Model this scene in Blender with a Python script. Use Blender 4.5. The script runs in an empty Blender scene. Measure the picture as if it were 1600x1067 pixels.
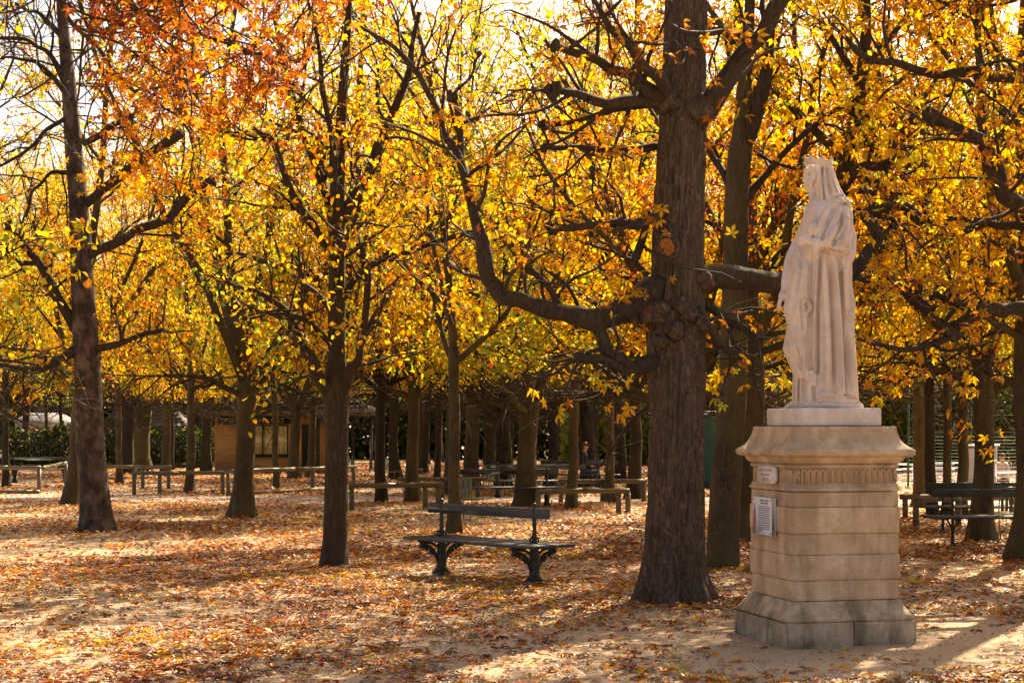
import bpy, bmesh, math
import numpy as np
from mathutils import Vector, Matrix

sc = bpy.context.scene
C = sc.collection
R = math.radians

# ------------------------------------------------------------------ camera, sky, sun, exposure
EYE, FOC, YH = 1.75, 2667.0, 672.0          # eye height; focal length and horizon in pixels of the 1600 px photograph
cam = bpy.data.objects.new('camera', bpy.data.cameras.new('camera')); C.objects.link(cam)
cam.location = (0, 0, EYE); cam.rotation_euler = (R(90), 0, 0)
cam.data.sensor_width = 36; cam.data.lens = FOC / 1600 * 36
cam.data.shift_y = (YH - 533.5) / 1600
cam.data.clip_start = 0.1; cam.data.clip_end = 3000
sc.camera = cam

SUN_EL, SUN_AZ = 40.0, 27.0                 # azimuth clockwise from +Y
world = bpy.data.worlds.new('World'); sc.world = world; world.use_nodes = True
wn = world.node_tree
sky = wn.nodes.new('ShaderNodeTexSky'); sky.sky_type = 'NISHITA'; sky.sun_disc = False
sky.sun_elevation = R(SUN_EL); sky.sun_rotation = R(SUN_AZ); sky.dust_density = 3.0; sky.air_density = 0.8; sky.ozone_density = 0.4
wn.links.new(sky.outputs[0], wn.nodes['Background'].inputs[0])
wn.nodes['Background'].inputs[1].default_value = 0.085
sl = bpy.data.lights.new('sun', 'SUN'); sl.energy = 5.0; sl.angle = R(0.5); sl.color = (1.0, 0.92, 0.76)
sun = bpy.data.objects.new('sun', sl); C.objects.link(sun)
sd = Vector((math.sin(R(SUN_AZ)) * math.cos(R(SUN_EL)), math.cos(R(SUN_AZ)) * math.cos(R(SUN_EL)), math.sin(R(SUN_EL))))
sun.rotation_euler = (-sd).to_track_quat('-Z', 'Y').to_euler()
sun.location = sd * 60
vs = sc.view_settings
vs.view_transform = 'Standard'; vs.look = 'None'; vs.exposure = 1.42; vs.gamma = 1; vs.use_curve_mapping = False
vs.use_white_balance = True; vs.white_balance_temperature = 8400; vs.white_balance_tint = 14
sc.cycles.max_bounces = 6; sc.cycles.diffuse_bounces = 4; sc.cycles.glossy_bounces = 2
sc.cycles.transmission_bounces = 5; sc.cycles.transparent_max_bounces = 4
sc.cycles.caustics_reflective = False; sc.cycles.caustics_refractive = False
sc.cycles.use_denoising = True

# ------------------------------------------------------------------ helpers: geometry
def G(px, py):                               # ground point seen at a photo pixel
    z = FOC * EYE / (py - YH)
    return np.array([(px - 800) * z / FOC, z, 0.0])
def AT(px, py, d):                           # point seen at a photo pixel at distance d
    return np.array([(px - 800) * d / FOC, d, EYE + (YH - py) * d / FOC])

def _h(i, j, k, s):
    n = (i * 374761393 + j * 668265263 + k * 2147483647 + s * 974634777) & 0xffffffff
    n = ((n ^ (n >> 13)) * 1274126177) & 0xffffffff
    n = ((n ^ (n >> 16)) * 2246822519) & 0xffffffff
    return (n & 0xffffff) / float(0xffffff)
def noise3(p, s=0):                          # value noise 0..1, p (n,3)
    p = np.asarray(p, float); f = np.floor(p); t = p - f; t = t * t * (3 - 2 * t)
    i, j, k = [f[:, a].astype(np.int64) for a in range(3)]
    r = 0
    for a in (0, 1):
        for b in (0, 1):
            for c in (0, 1):
                w = (t[:, 0] if a else 1 - t[:, 0]) * (t[:, 1] if b else 1 - t[:, 1]) * (t[:, 2] if c else 1 - t[:, 2])
                r = r + w * _h(i + a, j + b, k + c, s)
    return r
def fbm(p, s=0, o=3):
    r = 0; a = 0.5; p = np.asarray(p, float)
    for q in range(o):
        r = r + a * noise3(p, s + q); p = p * 2.03 + 7.1; a *= 0.5
    return r / (1 - 0.5 ** o)

def ground_z(x, y):
    x = np.asarray(x, float); y = np.asarray(y, float)
    p = np.stack([x * 0.35, y * 0.35, x * 0], -1).reshape(-1, 3)
    q = np.stack([x * 2.1, y * 2.1, x * 0 + 3], -1).reshape(-1, 3)
    return ((noise3(p, 5) - 0.5) * 0.06 + (noise3(q, 9) - 0.5) * 0.018).reshape(x.shape)

def mk_mesh(name, V, polys, smooth=False, col=None):
    """polys: list of int arrays (n,k)"""
    me = bpy.data.meshes.new(name)
    V = np.ascontiguousarray(V, dtype=np.float32)
    polys = [np.asarray(p, np.int32) for p in polys if len(p)]
    nl = sum(p.size for p in polys); npoly = sum(len(p) for p in polys)
    me.vertices.add(len(V)); me.vertices.foreach_set('co', V.ravel())
    me.loops.add(nl); me.loops.foreach_set('vertex_index', np.concatenate([p.ravel() for p in polys]))
    tot = np.concatenate([np.full(len(p), p.shape[1], np.int32) for p in polys])
    start = np.concatenate([[0], np.cumsum(tot)[:-1]]).astype(np.int32)
    me.polygons.add(npoly); me.polygons.foreach_set('loop_start', start); me.polygons.foreach_set('loop_total', tot)
    if smooth: me.polygons.foreach_set('use_smooth', np.ones(npoly, bool))
    if col is not None:
        at = me.attributes.new('leafcol', 'FLOAT_COLOR', 'POINT')
        at.data.foreach_set('color', np.ascontiguousarray(col, np.float32).ravel())
    me.update(calc_edges=True)
    return me

class Geo:
    """collects shapes for ONE mesh"""
    def __init__(s): s.V = []; s.F = {}; s.n = 0
    def add(s, V, *polys):
        V = np.asarray(V, float)
        for p in polys:
            p = np.asarray(p, int)
            s.F.setdefault(p.shape[1], []).append(p + s.n)
        s.V.append(V); s.n += len(V)
        return s
    def box(s, c, d, rz=0.0, bev=0.0):
        c = np.array(c, float); h = np.array(d, float) / 2
        if bev <= 0:
            v = np.array([[x, y, z] for x in (-1, 1) for y in (-1, 1) for z in (-1, 1)], float) * h
            f = [[0, 1, 3, 2], [4, 6, 7, 5], [0, 4, 5, 1], [2, 3, 7, 6], [0, 2, 6, 4], [1, 5, 7, 3]]
            polys = [f]
        else:
            b = min(bev, h.min() * 0.9)
            v = []; f4 = []; f3 = []
            idx = {}
            for sx in (-1, 1):
                for sy in (-1, 1):
                    for sz in (-1, 1):
                        for a in range(3):
                            q = h.copy() - b; q[a] = h[a]
                            idx[(sx, sy, sz, a)] = len(v); v.append(q * (sx, sy, sz))
            I = lambda *k: idx[k]
            for sg in (-1, 1):
                f4 += [[I(sg, -1, -1, 0), I(sg, 1, -1, 0), I(sg, 1, 1, 0), I(sg, -1, 1, 0)],
                       [I(-1, sg, -1, 1), I(1, sg, -1, 1), I(1, sg, 1, 1), I(-1, sg, 1, 1)],
                       [I(-1, -1, sg, 2), I(1, -1, sg, 2), I(1, 1, sg, 2), I(-1, 1, sg, 2)]]
            for a in (-1, 1):
                for b2 in (-1, 1):
                    f4 += [[I(a, b2, -1, 0), I(a, b2, 1, 0), I(a, b2, 1, 1), I(a, b2, -1, 1)],
                           [I(a, -1, b2, 0), I(a, 1, b2, 0), I(a, 1, b2, 2), I(a, -1, b2, 2)],
                           [I(-1, a, b2, 1), I(1, a, b2, 1), I(1, a, b2, 2), I(-1, a, b2, 2)]]
                    for c2 in (-1, 1): f3.append([I(a, b2, c2, 0), I(a, b2, c2, 1), I(a, b2, c2, 2)])
            v = np.array(v); polys = [f4, f3]
        ca, sa = math.cos(rz), math.sin(rz)
        v = np.stack([v[:, 0] * ca - v[:, 1] * sa, v[:, 0] * sa + v[:, 1] * ca, v[:, 2]], 1) + c
        return s.add(v, *polys)
    def tube(s, P, rad, n=8, caps=True, warp=None):
        P = np.asarray(P, float); m = len(P)
        rad = np.broadcast_to(np.asarray(rad, float), (m,))
        T = np.gradient(P, axis=0); T /= np.linalg.norm(T, axis=1)[:, None] + 1e-12
        u = np.cross(T[0], [0.31, 0.95, 0.02] if abs(T[0][2]) > 0.9 else [0, 0, 1.0]); u /= np.linalg.norm(u)
        U = np.empty((m, 3)); U[0] = u
        for i in range(1, m):
            u = u - T[i] * u.dot(T[i]); u /= np.linalg.norm(u) + 1e-12; U[i] = u
        B = np.cross(T, U)
        a = np.arange(n) * (2 * math.pi / n)
        rr = rad[:, None] * np.ones((1, n))
        if warp is not None: rr = rr * warp(P, a)
        V = P[:, None, :] + rr[..., None] * (np.cos(a)[None, :, None] * U[:, None, :] + np.sin(a)[None, :, None] * B[:, None, :])
        V = V.reshape(-1, 3)
        i = np.arange(m - 1)[:, None] * n; j = np.arange(n)[None, :]; j2 = (j + 1) % n
        F = np.stack([i + j, i + j2, i + n + j2, i + n + j], -1).reshape(-1, 4)
        polys = [F]
        if caps:
            V = np.concatenate([V, P[:1], P[-1:]]); k = m * n
            jj = np.arange(n); j3 = (jj + 1) % n
            polys.append(np.concatenate([np.stack([j3, jj, np.full(n, k)], 1), np.stack([(m - 1) * n + jj, (m - 1) * n + j3, np.full(n, k + 1)], 1)]))
        return s.add(V, *polys)
    def ball(s, c, r, n=10, m=7, lump=0, seed=0):
        th = np.linspace(0, math.pi, m); ph = np.arange(n) * 2 * math.pi / n
        d = np.stack([np.sin(th)[:, None] * np.cos(ph), np.sin(th)[:, None] * np.sin(ph), np.cos(th)[:, None] * np.ones(n)], -1).reshape(-1, 3)
        d[:n] = (0, 0, 1); d[-n:] = (0, 0, -1)
        k = 1 + (lump * (noise3(d * 2.2 + np.array(c) * 3, seed) - 0.5))[:, None] if lump else 1
        V = d * k * np.asarray(r, float) + np.asarray(c, float)
        i = np.arange(m - 1)[:, None] * n; j = np.arange(n)[None, :]; j2 = (j + 1) % n
        return s.add(V, np.stack([i + j, i + n + j, i + n + j2, i + j2], -1).reshape(-1, 4))
    def lathe(s, prof, n=14, c=(0, 0, 0)):
        prof = np.asarray(prof, float); a = np.arange(n) * 2 * math.pi / n; m = len(prof)
        V = np.stack([prof[:, :1] * np.cos(a), prof[:, :1] * np.sin(a), prof[:, 1:] * np.ones(n)], -1).reshape(-1, 3) + np.asarray(c, float)
        i = np.arange(m - 1)[:, None] * n; j = np.arange(n)[None, :]; j2 = (j + 1) % n
        F = np.stack([i + j, i + j2, i + n + j2, i + n + j], -1).reshape(-1, 4)
        top = np.arange(n)[None, :] + (m - 1) * n
        return s.add(V, F, top, np.arange(n)[None, ::-1])
    def prism(s, poly, ax, t0, t1):
        """polygon extruded along axis ax; poly gives the two other coordinates in order"""
        poly = np.asarray(poly, float); n = len(poly); V = np.zeros((2 * n, 3)); o = [a for a in range(3) if a != ax]
        for q, t in enumerate((t0, t1)):
            V[q * n:(q + 1) * n, o[0]] = poly[:, 0]; V[q * n:(q + 1) * n, o[1]] = poly[:, 1]; V[q * n:(q + 1) * n, ax] = t
        j = np.arange(n); j2 = (j + 1) % n
        return s.add(V, np.stack([j, j2, j2 + n, j + n], 1), j[None, ::-1], j[None, :] + n)
    def mesh(s, name, smooth=False):
        return mk_mesh(name, np.concatenate(s.V), [np.concatenate(f) for f in s.F.values()], smooth)

def obj(name, me, mat=None, parent=None, loc=None, rz=None):
    if isinstance(me, Geo): me = me.mesh(name)
    if mat is not None and len(me.materials) == 0: me.materials.append(mat)
    o = bpy.data.objects.new(name, me); C.objects.link(o)
    if parent is not None: o.parent = parent
    if loc is not None: o.location = loc
    if rz is not None: o.rotation_euler = (0, 0, rz)
    return o
def tag(o, label=None, cat=None, group=None, kind=None):
    if label: o['label'] = label
    if cat: o['category'] = cat
    if group: o['group'] = group
    if kind: o['kind'] = kind
    return o
def thing(name, label, cat, loc=(0, 0, 0), rz=0.0, group=None):
    o = bpy.data.objects.new(name, None); C.objects.link(o)
    o.location = [float(a) for a in loc]; o.rotation_euler = (0, 0, rz)
    o.empty_display_size = 0.2
    return tag(o, label, cat, group)
def copy_tree(o, parent=None):
    c = o.copy(); C.objects.link(c)
    if parent is not None: c.parent = parent
    for ch in list(o.children): copy_tree(ch, c)
    return c

# ------------------------------------------------------------------ helpers: materials
def mat_new(name):
    m = bpy.data.materials.new(name); m.use_nodes = True
    nt = m.node_tree; b = nt.nodes['Principled BSDF']
    return m, nt, b
def N(nt, t, **kw):
    n = nt.nodes.new(t)
    for k, v in kw.items():
        if k.startswith('i_'): n.inputs[k[2:].replace('_', ' ')].default_value = v
        else: setattr(n, k, v)
    return n
def ramp(nt, src, stops):
    r = nt.nodes.new('ShaderNodeValToRGB'); e = r.color_ramp.elements
    while len(e) < len(stops): e.new(0.5)
    for q, (p, c) in enumerate(stops):
        e[q].position = p; e[q].color = (*c, 1)
    nt.links.new(src, r.inputs[0]); return r.outputs[0]
def mixc(nt, f, a, b, mode='MIX'):
    m = nt.nodes.new('ShaderNodeMix'); m.data_type = 'RGBA'; m.blend_type = mode
    for s, k in ((f, 0), (a, 6), (b, 7)):
        if hasattr(s, 'is_linked') or isinstance(s, bpy.types.NodeSocket): nt.links.new(s, m.inputs[k])
        else: m.inputs[k].default_value = s if k == 0 else (*s, 1)
    return m.outputs[2]
def coords(nt, scale=(1, 1, 1), kind='Object'):
    tc = nt.nodes.new('ShaderNodeTexCoord'); mp = nt.nodes.new('ShaderNodeMapping')
    mp.inputs['Scale'].default_value = scale
    nt.links.new(tc.outputs[kind], mp.inputs[0]); return mp.outputs[0]
def noise(nt, vec, scale, detail=4, rough=0.55):
    n = N(nt, 'ShaderNodeTexNoise'); n.inputs['Scale'].default_value = scale; n.inputs['Detail'].default_value = detail
    n.inputs['Roughness'].default_value = rough
    nt.links.new(vec, n.inputs['Vector']); return n.outputs[0]
def bump(nt, b, h, strength, dist):
    n = N(nt, 'ShaderNodeBump'); n.inputs['Strength'].default_value = strength; n.inputs['Distance'].default_value = dist
    nt.links.new(h, n.inputs['Height']); nt.links.new(n.outputs[0], b.inputs['Normal'])

def plain(name, col, rough=0.6, metal=0.0, var=0.25, vscale=9.0, bmp=0.0):
    m, nt, b = mat_new(name)
    v = coords(nt); n = noise(nt, v, vscale)
    lo = tuple(c * (1 - var) for c in col); hi = tuple(min(1, c * (1 + var)) for c in col)
    nt.links.new(ramp(nt, n, [(0.3, lo), (0.7, hi)]), b.inputs['Base Color'])
    b.inputs['Roughness'].default_value = rough; b.inputs['Metallic'].default_value = metal
    if bmp: bump(nt, b, noise(nt, v, vscale * 6), 0.5, bmp)
    return m

def bark_mat(name, dark, light, moss, mossamt, vs=(1, 1, 0.22), scale=9.0, bd=0.03, patch=(0.45, 0.62), ps=1.7):
    m, nt, b = mat_new(name)
    v = coords(nt, vs)
    n1 = noise(nt, v, scale, 6, 0.62)
    vo = N(nt, 'ShaderNodeTexVoronoi', feature='DISTANCE_TO_EDGE'); vo.inputs['Scale'].default_value = scale * 1.25
    mw = N(nt, 'ShaderNodeVectorMath', operation='ADD')
    nz = N(nt, 'ShaderNodeTexNoise'); nz.inputs['Scale'].default_value = scale * 0.6; nt.links.new(v, nz.inputs['Vector'])
    sc2 = N(nt, 'ShaderNodeVectorMath', operation='SCALE'); sc2.inputs['Scale'].default_value = 0.22
    nt.links.new(nz.outputs[1], sc2.inputs[0]); nt.links.new(v, mw.inputs[0]); nt.links.new(sc2.outputs[0], mw.inputs[1])
    nt.links.new(mw.outputs[0], vo.inputs['Vector'])
    cr = ramp(nt, vo.outputs['Distance'], [(0.0, (0.35,) * 3), (0.12, (1, 1, 1))])
    c0 = ramp(nt, n1, [(0.32, dark), (0.68, light)])
    c1 = mixc(nt, cr, tuple(a * 0.45 for a in dark), c0)
    big = noise(nt, coords(nt, (1, 1, 0.6)), ps, 6, 0.68)
    f = ramp(nt, big, [(patch[0], (0, 0, 0)), (patch[1], (mossamt,) * 3)])
    nt.links.new(mixc(nt, f, c1, moss), b.inputs['Base Color'])
    b.inputs['Roughness'].default_value = 0.9
    h = N(nt, 'ShaderNodeMath', operation='ADD'); nt.links.new(n1, h.inputs[0])
    h2 = N(nt, 'ShaderNodeMath', operation='MULTIPLY'); h2.inputs[1].default_value = 0.7
    nt.links.new(cr, h2.inputs[0]); nt.links.new(h2.outputs[0], h.inputs[1])
    bump(nt, b, h.outputs[0], 0.9, bd)
    return m

def leaf_mat(name, trans=0.55, tint=(1, 1, 1), gloss=0.04):
    m = bpy.data.materials.new(name); m.use_nodes = True; nt = m.node_tree
    nt.nodes.remove(nt.nodes['Principled BSDF']); out = nt.nodes['Material Output']
    at = N(nt, 'ShaderNodeAttribute', attribute_name='leafcol')
    oi = N(nt, 'ShaderNodeObjectInfo')
    hs = N(nt, 'ShaderNodeHueSaturation')
    mr = N(nt, 'ShaderNodeMapRange'); mr.inputs['To Min'].default_value = 0.485; mr.inputs['To Max'].default_value = 0.512
    nt.links.new(oi.outputs['Random'], mr.inputs['Value']); nt.links.new(mr.outputs[0], hs.inputs['Hue'])
    nt.links.new(at.outputs['Color'], hs.inputs['Color'])
    col = hs.outputs[0]
    d = N(nt, 'ShaderNodeBsdfDiffuse'); t = N(nt, 'ShaderNodeBsdfTranslucent'); g = N(nt, 'ShaderNodeBsdfGlossy')
    g.inputs['Roughness'].default_value = 0.45
    nt.links.new(col, d.inputs[0]); nt.links.new(mixc(nt, 1.0, col, tint, 'MULTIPLY'), t.inputs[0])
    mx = N(nt, 'ShaderNodeMixShader'); mx.inputs[0].default_value = trans
    nt.links.new(d.outputs[0], mx.inputs[1]); nt.links.new(t.outputs[0], mx.inputs[2])
    m2 = N(nt, 'ShaderNodeMixShader'); m2.inputs[0].default_value = gloss
    nt.links.new(mx.outputs[0], m2.inputs[1]); nt.links.new(g.outputs[0], m2.inputs[2])
    nt.links.new(m2.outputs[0], out.inputs[0])
    return m

M_LEAF = leaf_mat('autumn_leaf', 0.66)
M_LITTER = leaf_mat('fallen_leaf', 0.25, gloss=0.06)
M_BARK = bark_mat('chestnut_bark', (0.030, 0.019, 0.013), (0.090, 0.060, 0.042), (0.07, 0.06, 0.026), 0.4, (1, 1, 0.25), 20.0, 0.02)
M_BARK_BIG = bark_mat('old_chestnut_bark', (0.062, 0.038, 0.027), (0.20, 0.135, 0.10), (0.085, 0.072, 0.04), 0.45, (1, 1, 0.2), 24.0, 0.025)
M_BARK_MOSS = bark_mat('mossy_bark', (0.034, 0.024, 0.013), (0.11, 0.082, 0.047), (0.125, 0.105, 0.042), 0.75, (1, 1, 0.3), 22.0, 0.015, (0.4, 0.6))
M_BARK_GREY = bark_mat('grey_scaly_bark', (0.028, 0.019, 0.014), (0.085, 0.060, 0.045), (0.20, 0.148, 0.130), 0.8, (1, 1, 0.4), 17.0, 0.02, (0.46, 0.62), 5.5)
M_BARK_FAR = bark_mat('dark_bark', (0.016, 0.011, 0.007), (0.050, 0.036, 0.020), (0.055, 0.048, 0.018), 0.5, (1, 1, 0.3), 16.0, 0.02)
M_TWIG = plain('twig_bark', (0.042, 0.028, 0.019), 0.85, var=0.4, vscale=4)

# ------------------------------------------------------------------ ground
def ground_mat():
    m, nt, b = mat_new('sandy_ground')
    v = coords(nt)
    n1 = noise(nt, v, 0.45, 5, 0.6); n2 = noise(nt, v, 14, 5, 0.7); n3 = noise(nt, v, 130, 2, 0.6)
    c = ramp(nt, n1, [(0.3, (0.42, 0.30, 0.175)), (0.55, (0.55, 0.42, 0.265)), (0.75, (0.61, 0.49, 0.33))])
    c = mixc(nt, ramp(nt, n2, [(0.35, (0.0,) * 3), (0.65, (0.55,) * 3)]), mixc(nt, 0.5, c, (0.36, 0.23, 0.15)), c)
    c = mixc(nt, ramp(nt, n3, [(0.55, (0,) * 3), (0.75, (0.5,) * 3)]), c, (0.66, 0.55, 0.44))
    nt.links.new(c, b.inputs['Base Color']); b.inputs['Roughness'].default_value = 0.95
    ad = N(nt, 'ShaderNodeMath', operation='ADD'); nt.links.new(n2, ad.inputs[0]); nt.links.new(n3, ad.inputs[1])
    bump(nt, b, ad.outputs[0], 0.6, 0.012)
    return m
M_GROUND = ground_mat()
gx = np.concatenate([-np.geomspace(700, 31, 14), np.arange(-30, 30.1, 0.5), np.geomspace(31, 700, 14)])
gy = np.concatenate([[-300, -100, -40, -15], np.arange(-5, 9, 1.0), np.arange(9, 60, 0.4), np.geomspace(60, 1500, 30)])
X, Y = np.meshgrid(gx, gy)
Zg = ground_z(X, Y) * np.clip(1.4 - np.hypot(X, Y - 30) / 60, 0, 1)
V = np.stack([X, Y, Zg], -1).reshape(-1, 3)
i = np.arange(len(gy) - 1)[:, None] * len(gx); j = np.arange(len(gx) - 1)[None]
gnd = obj('ground', mk_mesh('ground', V, [np.stack([i + j, i + j + 1, i + j + 1 + len(gx), i + j + len(gx)], -1).reshape(-1, 4)], True), M_GROUND)
tag(gnd, 'pale sandy ground under the chestnut trees', kind='structure')
def gz(x, y): return float(ground_z(np.array([x]), np.array([y]))[0] * np.clip(1.4 - math.hypot(x, y - 30) / 60, 0, 1))

# path: a strip of swept, pinkish earth crossing behind the bench
def path_y(x): return 43.0 - 0.16 * x + 0.5 * np.sin(x * 0.21)
m, nt, b = mat_new('swept_path_earth')
v = coords(nt); n1 = noise(nt, v, 1.1, 5, 0.6); n3 = noise(nt, v, 90, 2)
nt.links.new(ramp(nt, n1, [(0.3, (0.40, 0.28, 0.22)), (0.7, (0.56, 0.43, 0.36))]), b.inputs['Base Color'])
b.inputs['Roughness'].default_value = 0.95; bump(nt, b, n3, 0.5, 0.01); M_PATH = m
px_ = np.arange(-30, 30.1, 0.6); w_ = np.linspace(-1, 1, 7)
PX, PW = np.meshgrid(px_, w_)
PY = path_y(PX) + PW * (2.6 + 0.35 * np.sin(PX * 0.9) * np.abs(PW))
V = np.stack([PX, PY, ground_z(PX, PY) * np.clip(1.4 - np.hypot(PX, PY - 30) / 60, 0, 1) + 0.012 - 0.03 * (np.abs(PW) > 0.99)], -1).reshape(-1, 3)
i = np.arange(len(w_) - 1)[:, None] * len(px_); j = np.arange(len(px_) - 1)[None]
tag(obj('path', mk_mesh('path', V, [np.stack([i + j, i + j + 1, i + j + 1 + len(px_), i + j + len(px_)], -1).reshape(-1, 4)], True), M_PATH), 'swept earth path crossing behind the bench', kind='structure')

# ------------------------------------------------------------------ trees: generator
def catmull(P, rad, k=4):
    P = np.asarray(P, float); rad = np.asarray(rad, float)
    if len(P) < 3: 
        t = np.linspace(0, 1, k + 1)[:, None]
        return P[0] * (1 - t) + P[1] * t, np.interp(t[:, 0], [0, 1], rad)
    Q = np.concatenate([[2 * P[0] - P[1]], P, [2 * P[-1] - P[-2]]])
    out = []; ro = []
    for a in range(len(P) - 1):
        p0, p1, p2, p3 = Q[a:a + 4]
        for t in np.arange(k) / k:
            out.append(0.5 * (2 * p1 + (p2 - p0) * t + (2 * p0 - 5 * p1 + 4 * p2 - p3) * t * t + (3 * p1 - p0 - 3 * p2 + p3) * t ** 3))
            ro.append(rad[a] * (1 - t) + rad[a + 1] * t)
    out.append(P[-1]); ro.append(rad[-1])
    return np.array(out), np.array(ro)

def unit(v): return v / (np.linalg.norm(v) + 1e-9)
def wander(rng, p, d, L, n, wob, up=0.0, gravity=0.0):
    pts = [np.array(p, float)]; d = unit(np.array(d, float)); st = L / n
    for q in range(n):
        d = unit(d + rng.normal(0, wob, 3) + np.array([0, 0, up - gravity * q / n]))
        pts.append(pts[-1] + d * st)
    return np.array(pts)

class Tree:
    def __init__(s, seed):
        s.rng = np.random.default_rng(seed); s.trunk = Geo(); s.br = Geo(); s.anch = []; s.adir = []; s.nt = 0
    def limb(s, P, rad, geo=None, n=8, k=4, rough=0.12, seed=1):
        P, rad = catmull(P, rad, k)
        def warp(PP, a):
            q = np.concatenate([PP * 2.6 + 5 * np.array([math.cos(x), math.sin(x), x * 0.1]) * 0.35 for x in a])
            w = noise3(q, seed).reshape(len(a), -1).T
            return 1 + rough * 2 * (w - 0.5)
        (geo or s.br).tube(P, rad, n, True, warp)
        return P, rad
    def twigs(s, P, rad, n, lmin, lmax, bare=0.0, droop=0.25):
        rng = s.rng
        for q in range(n):
            t = rng.uniform(0.12, 1.0); a = t * (len(P) - 1); i0 = min(int(a), len(P) - 2)
            p = P[i0] + (P[i0 + 1] - P[i0]) * (a - i0); tg = unit(P[i0 + 1] - P[i0])
            d = unit(tg * 0.55 + rng.normal(0, 0.75, 3) + np.array([0, 0, 0.15]))
            tw = wander(rng, p, d, rng.uniform(lmin, lmax), 3, 0.22, 0.05, droop)
            s.br.tube(tw, np.linspace(0.009, 0.003, 4), 3, False); s.nt += 1
            if rng.random() >= bare:
                for u in (0.45, 0.75, 1.0):
                    z = u * 3; k = min(int(z), 2)
                    s.anch.append(tw[k] + (tw[k + 1] - tw[k]) * (z - k)); s.adir.append(unit(tw[k + 1] - tw[k]))
    def secondaries(s, P, rad, n, lmin, lmax, tlo=0.25, tw=6, bare=0.0, up=0.06, wob=0.16, knob=0.0, twl=(0.35, 0.85), out=None):
        rng = s.rng
        for q in range(n):
            t = tlo + (1 - tlo) * (q + rng.uniform(0, 1)) / n; t = min(t, 0.999)
            a = t * (len(P) - 1); i0 = min(int(a), len(P) - 2)
            p = P[i0] + (P[i0 + 1] - P[i0]) * (a - i0); tg = unit(P[i0 + 1] - P[i0])
            d = rng.normal(0, 1, 3); d -= tg * d.dot(tg); d = unit(unit(d) * 0.9 + tg * 0.5 + np.array([0, 0, 0.12]))
            if out is not None: d = unit(d + 0.5 * unit((p - out) * np.array([1, 1, 0])))
            L = rng.uniform(lmin, lmax) * (1.1 - 0.45 * t)
            S = wander(rng, p, d, L, 5, wob, up, 0.05)
            r0 = min(rad[i0] * 0.55, 0.012 + 0.014 * L); rs = np.linspace(r0, 0.009, 6)
            S2, r2 = catmull(S, rs, 2)
            s.br.tube(S2, r2, 5 if r0 > 0.02 else 4, True)
            if rng.random() < knob: s.br.ball(S[-1], r0 * 1.5, 7, 5, 0.7, q)
            s.twigs(S2, r2, max(2, int(tw * L)), twl[0], twl[1], bare)

def trunk_warp(base_z, flare, lobes, seed, rough=0.10, fl_h=0.28):
    def w(P, a):
        z = P[:, 2] - base_z
        fl = 1 + flare * np.exp(-np.clip(z, 0, None) / fl_h)[:, None] * (0.75 + 0.45 * np.cos(lobes * a[None, :] + seed) + 0.25 * np.cos((lobes + 2) * a[None, :] + 2.1 * seed))
        q = np.stack([np.cos(a)[None] * 1.3 + 0 * z[:, None], np.sin(a)[None] * 1.3 + 0 * z[:, None], z[:, None] * 0.9 + 0 * a[None]], -1).reshape(-1, 3)
        return fl * (1 + rough * 2 * (fbm(q, seed, 3).reshape(len(P), len(a)) - 0.5))
    return w

# ---- leaves
PAL = np.array([[0.24, 0.31, 0.025], [0.60, 0.58, 0.035], [0.88, 0.62, 0.03], [0.90, 0.48, 0.016], [0.80, 0.31, 0.012],
                [0.62, 0.18, 0.010], [0.40, 0.09, 0.012], [0.22, 0.07, 0.025]])
def leaf_cols(rng, pos, mean, spread, clump=1.0):
    v = mean + clump * (fbm(pos * 0.55 + 11, 3, 2) - 0.5) * 6 + rng.normal(0, spread, len(pos))
    v = np.clip(v, 0, len(PAL) - 1.001); i = v.astype(int); t = (v - i)[:, None]
    c = PAL[i] * (1 - t) + PAL[i + 1] * t
    return np.clip(c * rng.uniform(0.8, 1.12, (len(pos), 1)), 0, 0.93)
def tpl_palmate(k=5):
    v = [(0, 0, 0)]; f = []
    for q in range(k):
        a = (q - (k - 1) / 2) * (2.3 / (k - 1) * 1.7); L = 1 - 0.32 * abs(q - (k - 1) / 2) / ((k - 1) / 2)
        ca, sa = math.cos(a), math.sin(a); b = len(v)
        for (u, w, z) in ((0.62, -0.22, 0.03), (0.62, 0.22, 0.03), (1.0, 0.0, -0.30)):
            v.append(((u * ca - w * sa) * L, (u * sa + w * ca) * L, z * L))
        f += [(0, b, b + 2), (0, b + 2, b + 1)]
    return np.array(v), np.array(f)
def tpl_simple(w=0.36):
    v = np.array([(0, 0, 0), (0.35, -w, 0.10), (0.75, -w * 0.72, 0.05), (1.0, 0, -0.10), (0.75, w * 0.72, 0.05), (0.35, w, 0.10)])
    return v, np.array([(0, 1, 2, 3), (0, 3, 4, 5)])
T_PALM, T_SIMP, T_SLIM = tpl_palmate(5), tpl_simple(0.40), tpl_simple(0.22)
def place_leaves(rng, pos, axis, nrm, size, tpl, curl=0.0):
    x = axis / np.linalg.norm(axis, axis=1)[:, None]
    z = nrm - x * (nrm * x).sum(1)[:, None]; z /= np.linalg.norm(z, axis=1)[:, None] + 1e-9
    y = np.cross(z, x)
    tv, tf = tpl; n = len(pos)
    t = np.repeat(tv[None], n, 0) * size[:, None, None]
    if curl:
        c = rng.normal(0, curl, n)[:, None]
        t[..., 2] += c * (t[..., 0] ** 2 + 1.6 * t[..., 1] ** 2) / (size[:, None] + 1e-9)
    V = pos[:, None] + t[..., 0:1] * x[:, None] + t[..., 1:2] * y[:, None] + t[..., 2:3] * z[:, None]
    F = tf[None] + (np.arange(n) * len(tv))[:, None, None]
    return V.reshape(-1, 3), F.reshape(-1, tf.shape[1])
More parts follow.
